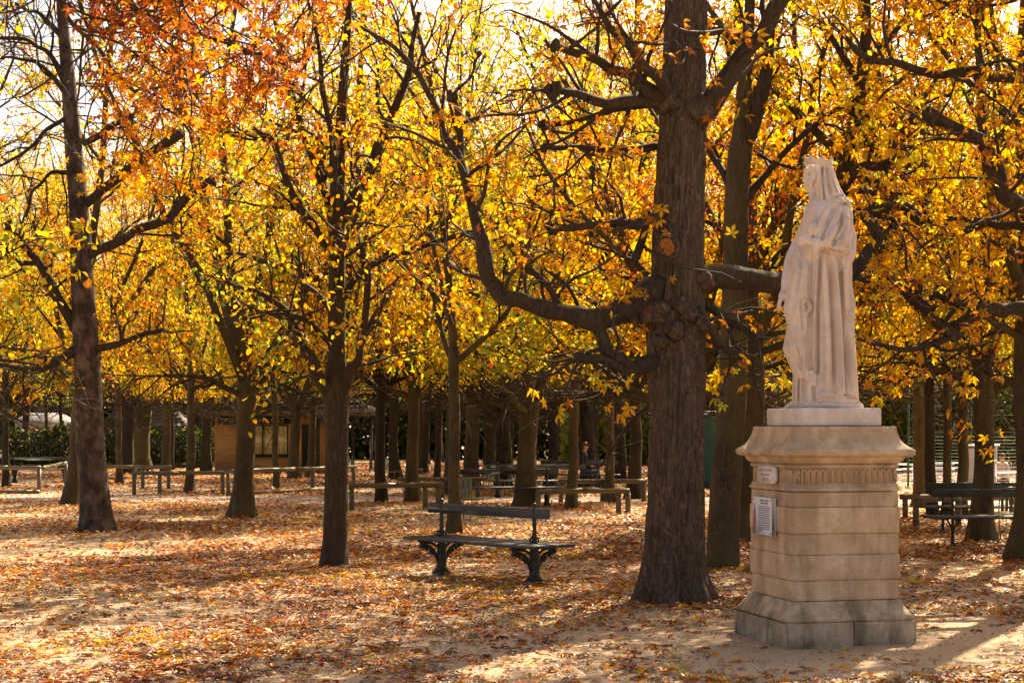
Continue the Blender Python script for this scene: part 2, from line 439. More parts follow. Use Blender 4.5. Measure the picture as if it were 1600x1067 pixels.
def crown_mesh(name, tree, per, size, kind, mean, spread, keep=None, clump=1.0):
    rng = tree.rng; A = np.array(tree.anch); D = np.array(tree.adir)
    if keep is not None:
        k = keep(A); A, D = A[k], D[k]
    n = rng.poisson(per, len(A)); idx = np.repeat(np.arange(len(A)), n); n = len(idx)
    pos = A[idx] + rng.normal(0, 0.10, (n, 3))
    ax = D[idx] * 0.5 + rng.normal(0, 0.8, (n, 3)) + np.array([0, 0, -0.45])
    nr = rng.normal(0, 0.55, (n, 3)) + np.array([0, 0, 1.0])
    sz = rng.uniform(0.7, 1.25, n) * size
    col = leaf_cols(rng, pos, mean, spread, clump)
    if kind == 'mix':
        h = rng.random(n) < 0.5
        V1, F1 = place_leaves(rng, pos[h], ax[h], nr[h], sz[h], T_SIMP, 0.3)
        V2, F2 = place_leaves(rng, pos[~h], ax[~h], nr[~h], sz[~h] * 1.15, T_SLIM, 0.3)
        V = np.concatenate([V1, V2]); F = [np.concatenate([F1, F2 + len(V1)])]
        cc = np.concatenate([np.repeat(col[h], 6, 0), np.repeat(col[~h], 6, 0)])
    else:
        tpl = T_PALM if kind == 'palm' else T_SIMP
        V, F1 = place_leaves(rng, pos, ax, nr, sz, tpl, 0.3); F = [F1]; cc = np.repeat(col, len(tpl[0]), 0)
    me = mk_mesh(name, V, F, False, np.concatenate([cc, np.ones((len(cc), 1))], 1))
    me.materials.append(M_LEAF)
    return me

def generic_tree(seed, rad, H, hf, nlead, spread, per, size, kind, mean, spr, low=True, lmax=3.0, nsec=8, bare=0.0, central=True, tw=6):
    t = Tree(seed); rng = t.rng
    n = 9; zz = np.linspace(-0.12, hf, n)
    lean = rng.normal(0, 0.018, 2); wob = np.cumsum(rng.normal(0, 0.018, (n, 2)), 0) * (zz[:, None] > 0.3)
    P = np.stack([lean[0] * zz + wob[:, 0], lean[1] * zz + wob[:, 1], zz], 1)
    rr = np.interp(zz, [-0.12, hf * 0.5, hf * 0.9, hf], [rad * 1.12, rad * 0.95, rad * 0.95, rad * 1.02])
    Ps, rs = catmull(P, rr, 4)
    t.trunk.tube(Ps, rs, 16, True, trunk_warp(0, 0.5, rng.integers(4, 6), seed, 0.12, 0.2 + rad * 0.4))
    top = P[-1]
    leads = []
    a0 = rng.uniform(0, 6.28)
    for q in range(nlead + (1 if central else 0)):
        if central and q == nlead:
            d = np.array([rng.normal(0, 0.08), rng.normal(0, 0.08), 1]); L = H - hf; r0 = rad * 0.72; st = top - np.array([0, 0, 0.15])
            pl = wander(rng, st, d, L, 7, 0.07, 0.05)
        else:
            a = a0 + q * 6.28 / nlead + rng.normal(0, 0.3); el = rng.uniform(0.55, 1.15) if not central else rng.uniform(0.35, 0.95)
            d = np.array([math.cos(a) * math.cos(el), math.sin(a) * math.cos(el), math.sin(el)])
            L = rng.uniform(0.55, 0.85) * (H - hf) * spread; r0 = rad * rng.uniform(0.42, 0.6)
            st = (top - np.array([0, 0, rng.uniform(0.05, 0.35)])) if not central else Ps[-1 - int(rng.integers(0, 8))] + np.array([0, 0, (q % 3) * 0.0])
            pl = wander(rng, st, d, L, 7, 0.11, 0.10)
        Pq, rq = t.limb(pl, np.linspace(r0, 0.02, 8) ** 1.0, t.trunk, 9, 3, 0.14, seed + q)
        leads.append((Pq, rq))
    if central:                                             # scaffold limbs up the leader
        Pq, rq = leads[-1]
        for q in range(5):
            i0 = int(len(Pq) * (0.12 + 0.15 * q)); a = a0 + q * 2.4; el = rng.uniform(0.3, 0.8)
            d = np.array([math.cos(a) * math.cos(el), math.sin(a) * math.cos(el), math.sin(el)])
            pl = wander(rng, Pq[i0], d, rng.uniform(2.0, 4.0) * spread, 6, 0.13, 0.06)
            leads.append(t.limb(pl, np.linspace(rq[i0] * 0.55, 0.018, 7), t.trunk, 7, 3, 0.14, seed + 20 + q))
    if low:                                                 # low spreading limbs with hanging foliage
        for q in range(4):
            a = a0 + 0.7 + q * 1.57 + rng.normal(0, 0.3)
            d = np.array([math.cos(a), math.sin(a), 0.35])
            pl = wander(rng, top - np.array([0, 0, 0.3]), d, rng.uniform(2.4, 3.6) * spread, 6, 0.15, 0.02, 0.12)
            leads.append(t.limb(pl, np.linspace(rad * 0.33, 0.015, 7), t.trunk, 7, 3, 0.16, seed + 40 + q))
    for Pq, rq in leads:
        t.secondaries(Pq, rq, nsec, 1.0, lmax, 0.18, tw, bare, out=top)
    tm = t.trunk.mesh('trunk', True); bm = t.br.mesh('branches', True); bm.materials.append(M_TWIG)
    cm = crown_mesh('crown', t, per, size, kind, mean, spr, lambda A: A[:, 2] > 2.75 + 0.5 * noise3(A * 0.8, 2))
    rk = np.random.default_rng(seed)
    co = crown_mesh('crown', t, per, size, kind, mean, spr, lambda A: (A[:, 2] > 2.75 + 0.5 * noise3(A * 0.8, 2)) & ((A[:, 2] < 8.4) | (rk.random(len(A)) < 0.42)))
    return tm, bm, cm, co

def put_tree(name, variant, bark, label, loc, rz, s=1.0, group=None, zs=None):
    tm, bm, cm, co = variant
    if loc[1] < 44: cm = co
    e = thing(name, label, 'tree', (loc[0], loc[1], gz(loc[0], loc[1])), rz, group)
    e.scale = (s, s, zs or max(s, 1.0))
    o = obj('trunk', tm, None, e)
    if len(tm.materials) == 0: tm.materials.append(M_BARK)
    o.material_slots[0].link = 'OBJECT'; o.material_slots[0].material = bark
    obj('branches', bm, None, e); obj('crown', cm, None, e)
    return e

#                        seed rad    H   hf   nl  spr  per  size  kind  mean spr
VAR = {
 'vase':  generic_tree(11, 0.23, 14.5, 2.7, 5, 1.0, 6.4, 0.092, 'mix', 2.5, 1.45, True, 2.6, 11, 0.1, False, 7),
 'vase2': generic_tree(12, 0.24, 15.0, 2.4, 6, 0.95, 6.4, 0.092, 'mix', 1.6, 1.5, True, 2.6, 10, 0.1, False, 7),
 'mid':   generic_tree(13, 0.20, 15.0, 3.0, 4, 0.85, 5.6, 0.090, 'mix', 2.0, 1.5, True, 2.5, 8, 0.1, True, 7),
 'mid2':  generic_tree(14, 0.20, 14.5, 3.2, 4, 0.85, 5.6, 0.090, 'mix', 3.3, 1.4, True, 2.5, 8, 0.1, True, 7),
 'thin':  generic_tree(15, 0.11, 11.0, 3.1, 3, 0.75, 5.0, 0.088, 'mix', 2.3, 1.1, False, 2.0, 7, 0.1, True, 7),
 'green': generic_tree(16, 0.20, 13.0, 2.6, 5, 1.0, 2.4, 0.135, 'mix', 1.0, 0.7, True, 2.6, 8, 0.05, False),
}
TW = {'trees': []}
def row_tree(px, py, kind, label, s=1.0, bark=None, rz=None, name='chestnut_tree', group=None, zs=None):
    g = G(px, py); k = len(TW['trees']); TW['trees'].append(g)
    return put_tree(name, VAR[kind], bark or M_BARK_MOSS, label, g, (k * 2.399) if rz is None else rz, s, group, zs)

# ---- trees of the middle distance, each at its own spot
row_tree(379, 810, 'vase', 'mossy forked chestnut with flared foot in front of the brick kiosk', 0.86)
row_tree(709, 838, 'thin', 'slender straight young tree right behind the iron bench', 0.85)
row_tree(822, 792, 'vase2', 'pale mossy chestnut forking into two just beyond the iron bench', 0.95)
row_tree(112, 790, 'mid', 'mossy leaning chestnut right behind the grey barked tree', 0.85)
row_tree(1533, 846, 'vase', 'mossy forked chestnut behind the pair of green benches', 0.72, rz=0.6)
row_tree(1172, 846, 'mid2', 'mossy chestnut half hidden behind the statue pedestal', 1.0)
row_tree(1603, 879, 'mid2', 'dark chestnut cut by the right edge of the picture beside the green benches', 0.85)
row_tree(1056, 832, 'vase2', 'chestnut hidden right behind the huge furrowed trunk', 1.0)
row_tree(524, 806, 'mid', 'chestnut hidden right behind the fan limbed dark tree', 0.7)
row_tree(1285, 800, 'vase', 'chestnut far behind the statue, hidden by the pedestal', 0.95)
row_tree(826, 758, 'vase', 'chestnut hidden behind the pale two forked chestnut', 1.0, zs=1.15)
row_tree(700, 772, 'mid', 'straight chestnut between the second bench and the slender young tree', 0.6, zs=1.1)
row_tree(645, 786, 'vase2', 'forked chestnut left of the slender young tree behind the log rail', 0.62, zs=1.15)
far = [(10, 762, 'thin', 'thin dark tree at the left edge behind the log rail', 0.9),
 (186, 756, 'thin', 'thin straight tree between the grey barked tree and the log rail', 0.9),
 (222, 737, 'vase2', 'broad vase shaped tree left of the brick kiosk before the iron railing', 1.35),
 (258, 746, 'vase', 'forked tree with upright limbs next to the broad vase shaped tree', 0.75),
 (296, 770, 'thin', 'thin speckled tree standing behind the long log rail', 1.0),
 (322, 741, 'vase', 'dark tree standing at the left corner of the brick kiosk', 0.85),
 (432, 765, 'thin', 'thin tree standing in front of the kiosk window', 0.85),
 (460, 749, 'vase2', 'forked tree standing right of the kiosk window', 0.75),
 (484, 746, 'mid', 'mossy tree at the right end of the kiosk wall', 0.7),
 (596, 786, 'mid', 'dark slim tree right of the kiosk porch behind a log rail', 0.62),
 (617, 750, 'mid2', 'dark tree beyond the kiosk porch columns', 0.9),
 (661, 741, 'mid', 'dark tree in the deep shade beyond the porch', 0.8),
 (683, 750, 'thin', 'thin tree in shade left of the slender young tree', 1.0),
 (735, 765, 'vase', 'thick black trunked tree behind the second bench', 0.95),
 (786, 764, 'vase2', 'thick dark tree just left of the pale two forked chestnut', 0.9),
 (893, 796, 'thin', 'thin reddish trunked tree at the corner of a log rail', 1.0),
 (860, 764, 'mid', 'dark straight tree right of the pale two forked chestnut', 0.75),
 (921, 762, 'vase', 'dark forked tree right behind the seated person', 1.0),
 (953, 786, 'thin', 'thin tree standing behind the log rail beside the seated person', 0.95),
 (990, 781, 'mid2', 'dark tree just left of the huge furrowed trunk', 0.8),
 (1440, 792, 'vase', 'pale olive trunked tree just right of the statue pedestal', 0.7),
 (1457, 806, 'thin', 'dark thin tree second to the right of the statue pedestal', 1.0),
 (1479, 806, 'thin', 'thin tree third to the right of the statue pedestal', 0.75),
 (1503, 806, 'thin', 'thin tree standing left of the white louvred panel', 1.0)]
for px, py, k, lab, s in far:
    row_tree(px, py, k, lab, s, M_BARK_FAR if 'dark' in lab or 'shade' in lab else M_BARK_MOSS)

# ---- back rows, hardly told apart
rng = np.random.default_rng(4)
kinds = ['vase', 'mid', 'mid2', 'vase2', 'green', 'thin']
cnt = 0
for row, zr in enumerate(np.arange(50, 108, 6.3)):
    half = 0.315 * zr + 5
    xs = np.arange(-half, half, 4.7) + (row % 2) * 2.35
    for x in xs:
        p = np.array([x + rng.normal(0, 0.5), zr + rng.normal(0, 0.6), 0])
        if any(np.hypot(*(q - p)[:2]) < 2.8 for q in TW['trees']): continue
        if -14.5 < p[0] < -4.6 and 64 < p[1] < 83: continue            # kiosk stands here
        if abs(p[1] - path_y(p[0])) < 3.4: continue
        if p[0] > 9 and p[1] < 72: continue                              # sports court
        px = 800 + p[0] * FOC / p[1]
        if p[1] < 66 and px < 330: continue                              # open lawn on the left
        TW['trees'].append(p); cnt += 1
        k = 'green' if (p[1] > 84 and rng.random() < 0.6) else kinds[rng.integers(0, 6)]
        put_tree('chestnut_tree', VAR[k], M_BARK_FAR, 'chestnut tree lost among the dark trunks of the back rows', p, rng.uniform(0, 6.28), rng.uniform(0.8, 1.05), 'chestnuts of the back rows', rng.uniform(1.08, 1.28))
# ---- trees beside the view: they shade the place
side = [(9.5, 17, 'vase', 1.0, 'chestnut just outside the right edge beside the pedestal'), (13.5, 25, 'mid2', 1.0, 'chestnut outside the right edge, beyond the benches'),
        (10.5, 31, 'vase2', 1.0, 'chestnut outside the right edge behind the benches'), (15, 34, 'mid', 1.0, 'chestnut outside the right edge by the court'),
        (-10.5, 25, 'vase', 1.0, 'chestnut outside the left edge beside the grey barked tree'), (-12.5, 34, 'mid', 1.0, 'chestnut outside the left edge by the log rail'),
        (17, 17, 'vase', 1.0, 'chestnut far out on the right of the pedestal'), (-8.5, 17, 'vase2', 0.9, 'chestnut outside the left edge in the open')]
for x, y, k, s, lab in side:
    TW['trees'].append(np.array([x, y, 0])); put_tree('chestnut_tree', VAR[k], M_BARK, lab, (x, y), x * 1.7, s)

# ------------------------------------------------------------------ hero trees, limbs as in the photograph
def hero(name, label, base, trunk, bark, seed, limbs, flare=0.5, lobes=5, nseg=28, k=6, rough=0.1, per=2.2, size=0.13, kind='palm', mean=3.4, spr=1.0,
         ridge=0.0, bare=0.1, fl_h=0.35, keep=None, clump=1.0, extra=None):
    """trunk: [(px, py, width_px)], all at the base's distance; limbs: (list of (px, py, dist, diameter_px), n secondaries, lmax, knob, twig density)"""
    t = Tree(seed); d0 = base[1]; s = d0 / FOC; limbs_g = []
    P = [AT(px, py, d0) for px, py, w in trunk]; rr = [w * s / 2 for px, py, w in trunk]
    P[0][2] = -0.12
    Ps, rs = catmull(P, rr, k)
    tw = trunk_warp(0.0, flare, lobes, seed, rough, fl_h)
    if ridge:
        def w2(PP, a):
            z = PP[:, 2]; base_w = tw(PP, a)
            A_, Z_ = np.meshgrid(a, z)
            q = np.stack([np.cos(A_) * 6.5, np.sin(A_) * 6.5, Z_ * 2.6], -1).reshape(-1, 3)
            wq = np.stack([np.cos(A_) * 3, np.sin(A_) * 3, Z_ * 1.2], -1).reshape(-1, 3)
            q = q + 1.6 * np.stack([noise3(wq, 31), noise3(wq, 32), noise3(wq, 33)], -1)
            r1 = 1 - np.abs(2 * noise3(q, 21) - 1); r2 = 1 - np.abs(2 * noise3(q * 2.1, 22) - 1)
            plates = noise3(q * np.array([1.0, 1.0, 2.6]), 23)
            return base_w * (1 - ridge * (r1 ** 3 * 1.0 + 0.5 * r2 ** 3 + 0.35 * plates).reshape(A_.shape))
        t.trunk.tube(Ps, rs, nseg, True, w2)
    else:
        t.trunk.tube(Ps, rs, nseg, True, tw)
    if extra: extra(t, d0, s)
    for L in limbs:
        pts, nsec, lmax, knob, tw_ = L
        Pq = np.array([AT(a, b_, d) for a, b_, d, w in pts]); rq = np.array([w * d / FOC / 2 for a, b_, d, w in pts])
        mid = (Pq[1:] + Pq[:-1]) / 2                              # gnarl: wobble between the given points
        Q = [Pq[0]]; qr = [rq[0]]
        for u in range(len(mid)):
            seg = np.linalg.norm(Pq[u + 1] - Pq[u])
            Q += [mid[u] + t.rng.normal(0, 0.035 * seg, 3), Pq[u + 1]]; qr += [(rq[u] + rq[u + 1]) / 2 * t.rng.uniform(0.9, 1.15), rq[u + 1]]
        big = qr[0] > 0.05
        lg = Geo() if big else t.br
        if big: limbs_g.append(lg)
        P2, r2 = t.limb(Q, qr, lg, 14 if big else 7, 5, 0.3, seed + len(t.anch))
        if big:
            for z in range(int(len(P2) * 0.45)):
                q_ = int(t.rng.integers(1, len(P2) - 1)); dv = unit(t.rng.normal(0, 1, 3))
                lg.ball(P2[q_] + dv * r2[q_] * 0.72, r2[q_] * t.rng.uniform(0.22, 0.5), 8, 6, 0.9, z)
        if knob: 
            for z in range(3): lg.ball(P2[-1] + t.rng.normal(0, qr[-1] * 0.6, 3), qr[-1] * t.rng.uniform(1.0, 1.5), 9, 6, 1.0, z)
        if nsec: t.secondaries(P2, r2, nsec, 0.7, lmax, 0.15, tw_, bare, 0.05, 0.2, 0.2)
    e = thing(name, label, 'tree', (base[0], base[1], 0))
    off = -np.array([base[0], base[1], 0.0])
    for g in [t.trunk, t.br] + limbs_g: g.V = [v_ + off for v_ in g.V]
    t.anch = [a + off for a in t.anch]
    tm = t.trunk.mesh('trunk', True); obj('trunk', tm, bark, e)
    for lg in limbs_g: obj('limb', lg.mesh('limb', True), M_BARK, e)
    if t.br.n: obj('branches', t.br.mesh('branches', True), M_TWIG, e)
    if t.anch: obj('crown', crown_mesh('crown', t, per, size, kind, mean, spr, None if keep is None else (lambda A: keep(A - off)), clump), None, e)
    return e, t

# A: the huge furrowed chestnut beside the statue
bA = G(1052, 941); dA = bA[1]
def burls(t, d, s):
    for px, py, dz, r in ((1020, 492, -0.22, 0.17), (1085, 505, -0.2, 0.15), (1052, 520, -0.28, 0.12), (1030, 535, -0.24, 0.10), (1005, 500, 0.05, 0.15), (1062, 478, -0.26, 0.11),
                          (1022, 575, -0.12, 0.13), (1040, 165, -0.15, 0.17), (1090, 175, -0.1, 0.18), (1018, 150, 0.0, 0.13), (1095, 440, -0.1, 0.16), (1072, 495, -0.25, 0.12)):
        p = AT(px, py, d); p[1] += dz
        t.trunk.ball(p, r * np.array([0.82, 0.9, 0.75]), 18, 13, 1.0, int(px))
heroA, tA = hero('chestnut_tree', 'huge furrowed chestnut trunk with burls and a fresh pruning cut beside the statue', bA,
    [(1054, 950, 112), (1054, 925, 108), (1054, 890, 100), (1055, 800, 94), (1057, 700, 91), (1058, 600, 92), (1057, 520, 96), (1058, 450, 88), (1060, 350, 82), (1064, 250, 80), (1067, 180, 76), (1070, 100, 70), (1072, 0, 70), (1074, -120, 62), (1072, -300, 44), (1070, -500, 22)],
    M_BARK_BIG, 3, [
    ([(1025, 450, dA - .1, 44), (985, 475, dA - .3, 38), (925, 500, dA - .6, 34), (880, 490, dA - .8, 26), (830, 475, dA - 1, 25), (785, 463, dA - 1.2, 27), (762, 432, dA - 1.3, 25), (752, 375, dA - 1.3, 19), (735, 310, dA - 1.2, 16), (712, 235, dA - 1.1, 13), (688, 180, dA - 1.1, 11), (655, 120, dA - 1.2, 9), (610, 70, dA - 1.3, 7), (560, 40, dA - 1.4, 4)], 13, 1.7, 0, 6),
    ([(735, 310, dA - 1.2, 14), (720, 250, dA - 1.0, 13), (718, 190, dA - 1.0, 12), (706, 148, dA - 1.0, 11)], 4, 1.1, 1, 6),
    ([(1035, 572, dA - .1, 26), (985, 577, dA - .4, 24), (950, 552, dA - .6, 20), (938, 520, dA - .6, 20), (928, 500, dA - .6, 22)], 3, 0.9, 0, 5),
    ([(985, 577, dA - .4, 16), (940, 562, dA - .7, 12), (905, 560, dA - .9, 11)], 3, 0.8, 1, 5),
    ([(880, 490, dA - .8, 13), (860, 450, dA - .9, 11), (838, 428, dA - 1, 11), (815, 412, dA - 1, 12)], 4, 0.9, 1, 5),
    ([(1030, 340, dA - .2, 22), (990, 352, dA - .5, 18), (965, 346, dA - .6, 14), (920, 352, dA - .8, 11), (862, 355, dA - 1, 12)], 5, 1.2, 1, 5),
    ([(1010, 330, dA - .2, 13), (998, 390, dA - .2, 12), (985, 420, dA - .2, 9)], 2, 0.8, 0, 5),
    ([(1040, 165, dA - .1, 34), (1000, 155, dA - .4, 22), (950, 162, dA - .7, 14), (905, 148, dA - .9, 12), (866, 140, dA - 1.1, 14)], 5, 1.3, 1, 5),
    ([(1030, 150, dA - .3, 26), (985, 118, dA - .8, 16), (930, 92, dA - 1.2, 13), (870, 72, dA - 1.6, 13)], 5, 1.3, 1, 5),
    ([(1040, 140, dA - .5, 20), (1010, 108, dA - 1, 15), (980, 70, dA - 1.4, 11), (940, 20, dA - 1.8, 8), (900, -40, dA - 2, 5)], 5, 1.4, 0, 5),
    ([(1025, 160, dA + .1, 16), (960, 172, dA - .2, 9), (900, 190, dA - .3, 7), (852, 195, dA - .4, 9)], 5, 1.2, 1, 5),
    ([(1028, 228, dA + .1, 12), (960, 235, dA, 9), (900, 230, dA - .1, 8), (850, 228, dA - .2, 9)], 5, 1.2, 1, 5),
    ([(1085, 190, dA - .1, 38), (1122, 145, dA - .2, 31), (1165, 80, dA - .3, 27), (1215, 8, dA - .5, 25), (1270, -60, dA - .8, 20), (1350, -130, dA - 1, 12)], 8, 1.9, 0, 6),
    ([(1175, 65, dA - .3, 13), (1130, 50, dA - .6, 9), (1080, 52, dA - .9, 7), (1050, 40, dA - 1, 5)], 3, 1.0, 0, 5),
    ([(1085, 437, dA + .1, 42), (1150, 433, dA + .5, 34), (1220, 442, dA + 1.0, 28), (1300, 438, dA + 1.5, 24), (1345, 415, dA + 1.7, 22), (1372, 372, dA + 1.8, 17), (1350, 335, dA + 1.8, 14), (1400, 320, dA + 1.8, 10)], 9, 1.5, 0, 6),
    ([(1095, 470, dA + .1, 16), (1145, 505, dA + .1, 12), (1185, 528, dA - .1, 10), (1228, 518, dA - .3, 8)], 5, 0.9, 0, 5),
    ([(1090, 480, dA - .2, 13), (1130, 545, dA - .2, 9), (1180, 560, dA - .2, 7)], 4, 0.9, 0, 5),
    ([(1072, -120, dA, 40), (1000, -220, dA, 28), (900, -330, dA - .5, 18), (800, -400, dA - 1, 8)], 9, 2.4, 0, 6),
    ([(1074, -160, dA, 40), (1160, -260, dA + .5, 26), (1260, -380, dA + 1, 16), (1330, -460, dA + 1, 8)], 9, 2.4, 0, 6),
    ([(1072, -100, dA + .2, 36), (1080, -200, dA + 1.5, 26), (1060, -320, dA + 3, 16), (1040, -420, dA + 4, 8)], 9, 2.4, 0, 6)],
    0.42, 6, 160, 26, 0.07, 2.0, 0.095, 'palm', 3.8, 1.1, 0.10, 0.72, 0.30, extra=burls)
# the fresh pruning cut: a sawn limb stub
g = Geo(); a = np.arange(22) * 2 * math.pi / 22
m, nt, b = mat_new('sawn_wood'); v = coords(nt)
wv = N(nt, 'ShaderNodeTexWave', wave_type='RINGS', rings_direction='Z'); wv.inputs['Scale'].default_value = 22; wv.inputs['Distortion'].default_value = 3
nt.links.new(v, wv.inputs[0]); nt.links.new(mixc(nt, ramp(nt, noise(nt, v, 30, 5, 0.7), [(0.42, (0,) * 3), (0.62, (0.75,) * 3)]), ramp(nt, wv.outputs[1], [(0.2, (0.40, 0.12, 0.02)), (0.8, (0.62, 0.22, 0.04))]), (0.22, 0.075, 0.02)), b.inputs['Base Color']); b.inputs['Roughness'].default_value = 0.8
pc = AT(1038, 391, dA)
cut = [(0.104, -0.16), (0.10, 0.0), (0.096, 0.010), (0.07, 0.014), (0.03, 0.010), (0.006, 0.004)]
g.lathe(cut, 24)
col_ = Geo()
P = np.array([(0.108 * math.cos(t), 0.118 * math.sin(t), 0.004 * math.sin(5 * t)) for t in np.linspace(0, 2 * math.pi, 33)])
col_.tube(P, 0.024 + 0.012 * noise3(P * 22, 4), 8)
oc = obj('bark_collar', col_.mesh('bark_collar', True), M_BARK_BIG, heroA); oc.location = Vector((pc[0] - bA[0], -0.262, pc[2])); oc.rotation_euler = (R(90), 0, R(-20))
o = obj('pruning_cut', g.mesh('pruning_cut', True), m, heroA); o.scale = (0.95, 1.06, 1)
o.location = Vector((pc[0] - bA[0], -0.262, pc[2])); o.rotation_euler = (R(90), 0, R(-20))

# D: the grey barked tree on the left
bD = G(150, 832); dD = bD[1]
hero('chestnut_tree', 'grey scaly barked chestnut with bare upper twigs at the left of the picture', bD,
    [(152, 840, 52), (151, 815, 48), (148, 780, 46), (141, 700, 44), (138, 600, 42), (134, 540, 40), (129, 450, 36), (126, 380, 33), (121, 300, 29), (114, 220, 26), (106, 120, 22), (98, 30, 17), (92, -60, 13), (85, -180, 6)],
    M_BARK_GREY, 5, [
    ([(135, 400, dD, 17), (170, 385, dD - .2, 15), (215, 358, dD - .4, 14), (265, 342, dD - .5, 13), (295, 305, dD - .6, 12), (330, 280, dD - .6, 10)], 9, 1.5, 1, 6),
    ([(135, 318, dD, 14), (185, 278, dD - .2, 14), (235, 240, dD - .3, 14), (284, 207, dD - .4, 14)], 7, 1.5, 0, 6),
    ([(130, 225, dD, 10), (170, 200, dD + .2, 9), (220, 175, dD + .3, 6)], 5, 1.2, 0, 6),
    ([(148, 546, dD, 11), (195, 534, dD - .4, 9), (232, 520, dD - .6, 7), (256, 514, dD - .7, 5)], 6, 1.3, 0, 6),
    ([(125, 540, dD, 14), (95, 562, dD - .2, 13), (60, 578, dD - .4, 11), (10, 572, dD - .6, 9), (-50, 560, dD - .8, 6)], 7, 1.4, 0, 6),
    ([(112, 555, dD, 10), (70, 560, dD + .3, 8), (20, 545, dD + .5, 6), (-30, 520, dD + .6, 4)], 5, 1.2, 0, 6),
    ([(118, 515, dD, 16), (90, 465, dD - .2, 14), (62, 412, dD - .3, 13), (40, 386, dD - .3, 12), (8, 352, dD - .4, 10)], 7, 1.4, 1, 6),
    ([(62, 412, dD - .3, 9), (30, 410, dD - .3, 8), (-10, 372, dD - .4, 6)], 4, 1.1, 1, 6),
    ([(103, 130, dD, 11), (75, 82, dD - .2, 8), (40, 62, dD - .3, 6), (-15, 60, dD - .4, 4)], 9, 1.4, 0, 9),
    ([(104, 150, dD, 9), (60, 100, dD - .4, 6), (10, 90, dD - .5, 4), (-40, 110, dD - .6, 3)], 8, 1.3, 0, 9),
    ([(98, 60, dD, 9), (60, 20, dD - .1, 6), (20, 5, dD - .2, 5), (-20, 30, dD - .3, 3)], 8, 1.3, 0, 9),
    ([(110, 180, dD, 9), (70, 205, dD - .3, 6), (35, 240, dD - .4, 5), (0, 260, dD - .6, 4)], 8, 1.3, 0, 9),
    ([(118, 270, dD, 8), (80, 270, dD - .3, 6), (50, 300, dD - .4, 5), (40, 340, dD - .4, 3)], 6, 1.2, 0, 9),
    ([(96, 10, dD, 9), (130, -60, dD - .2, 7), (170, -120, dD - .3, 4)], 6, 1.4, 0, 7)],
    0.3, 4, 26, 8, 0.08, 1.6, 0.085, 'palm', 3.4, 1.1, 0.0, 0.6, 0.22,
    keep=lambda A: ~((A[:, 0] < (135 - 800) * dD / FOC) & (A[:, 2] > EYE + (YH - 330) * dD / FOC)))

# F: fan shaped tree in the middle left
bF = G(522, 884); dF = bF[1]
hero('chestnut_tree', 'dark straight chestnut with fanning limbs left of the iron bench', bF,
    [(521, 893, 44), (522, 870, 40), (524, 830, 37), (526, 700, 36), (526, 610, 38), (526, 560, 30), (526, 480, 27), (527, 400, 26), (527, 345, 26), (530, 250, 18), (535, 150, 15), (543, 40, 12), (548, -90, 9), (552, -260, 5)],
    M_BARK, 8, [
    ([(515, 612, dF, 24), (488, 560, dF - .3, 17), (462, 515, dF - .5, 13), (440, 480, dF - .6, 10), (400, 455, dF - .8, 7), (350, 440, dF - 1, 5)], 8, 1.4, 0, 6),
    ([(538, 605, dF, 22), (560, 560, dF - .2, 13), (570, 500, dF - .3, 12), (575, 430, dF - .3, 10), (565, 385, dF - .3, 8)], 7, 1.3, 1, 6),
    ([(520, 400, dF, 14), (490, 350, dF - .2, 12), (455, 300, dF - .4, 11), (425, 220, dF - .5, 9), (395, 200, dF - .6, 7)], 8, 1.6, 0, 6),
    ([(522, 350, dF, 17), (500, 280, dF + .2, 14), (470, 200, dF + .3, 13), (445, 115, dF + .4, 11), (430, 30, dF + .4, 7)], 8, 1.7, 0, 6),
    ([(533, 345, dF, 18), (565, 290, dF + .1, 15), (592, 225, dF + .2, 13), (618, 165, dF + .3, 12), (640, 110, dF + .3, 11), (655, 20, dF + .3, 7)], 9, 1.7, 0, 6),
    ([(533, 470, dF, 13), (570, 420, dF + .2, 11), (610, 395, dF + .3, 8), (660, 385, dF + .4, 7), (740, 362, dF + .5, 8)], 8, 1.4, 0, 6),
    ([(520, 490, dF, 12), (470, 440, dF + .3, 9), (420, 410, dF + .6, 7), (370, 395, dF + .7, 5)], 7, 1.5, 0, 6),
    ([(520, 540, dF, 11), (480, 500, dF - .5, 8), (430, 490, dF - 1, 6), (380, 500, dF - 1.4, 4)], 7, 1.3, 0, 6),
    ([(528, 340, dF, 15), (520, 260, dF - .3, 11), (512, 180, dF - .5, 9), (500, 90, dF - .7, 7), (480, 0, dF - .8, 5)], 8, 1.7, 0, 6),
    ([(530, 430, dF, 11), (540, 380, dF - .8, 9), (560, 330, dF - 1.5, 7), (575, 260, dF - 2, 5)], 7, 1.5, 0, 6),
    ([(545, 0, dF, 12), (610, -80, dF, 8), (680, -150, dF, 5)], 8, 2, 0, 6),
    ([(545, 0, dF, 12), (480, -90, dF + .4, 8), (400, -150, dF + .6, 5)], 8, 2, 0, 6)],
    0.25, 4, 26, 8, 0.08, 4.0, 0.080, 'mix', 2.1, 1.4, 0.0, 0.2, 0.2)

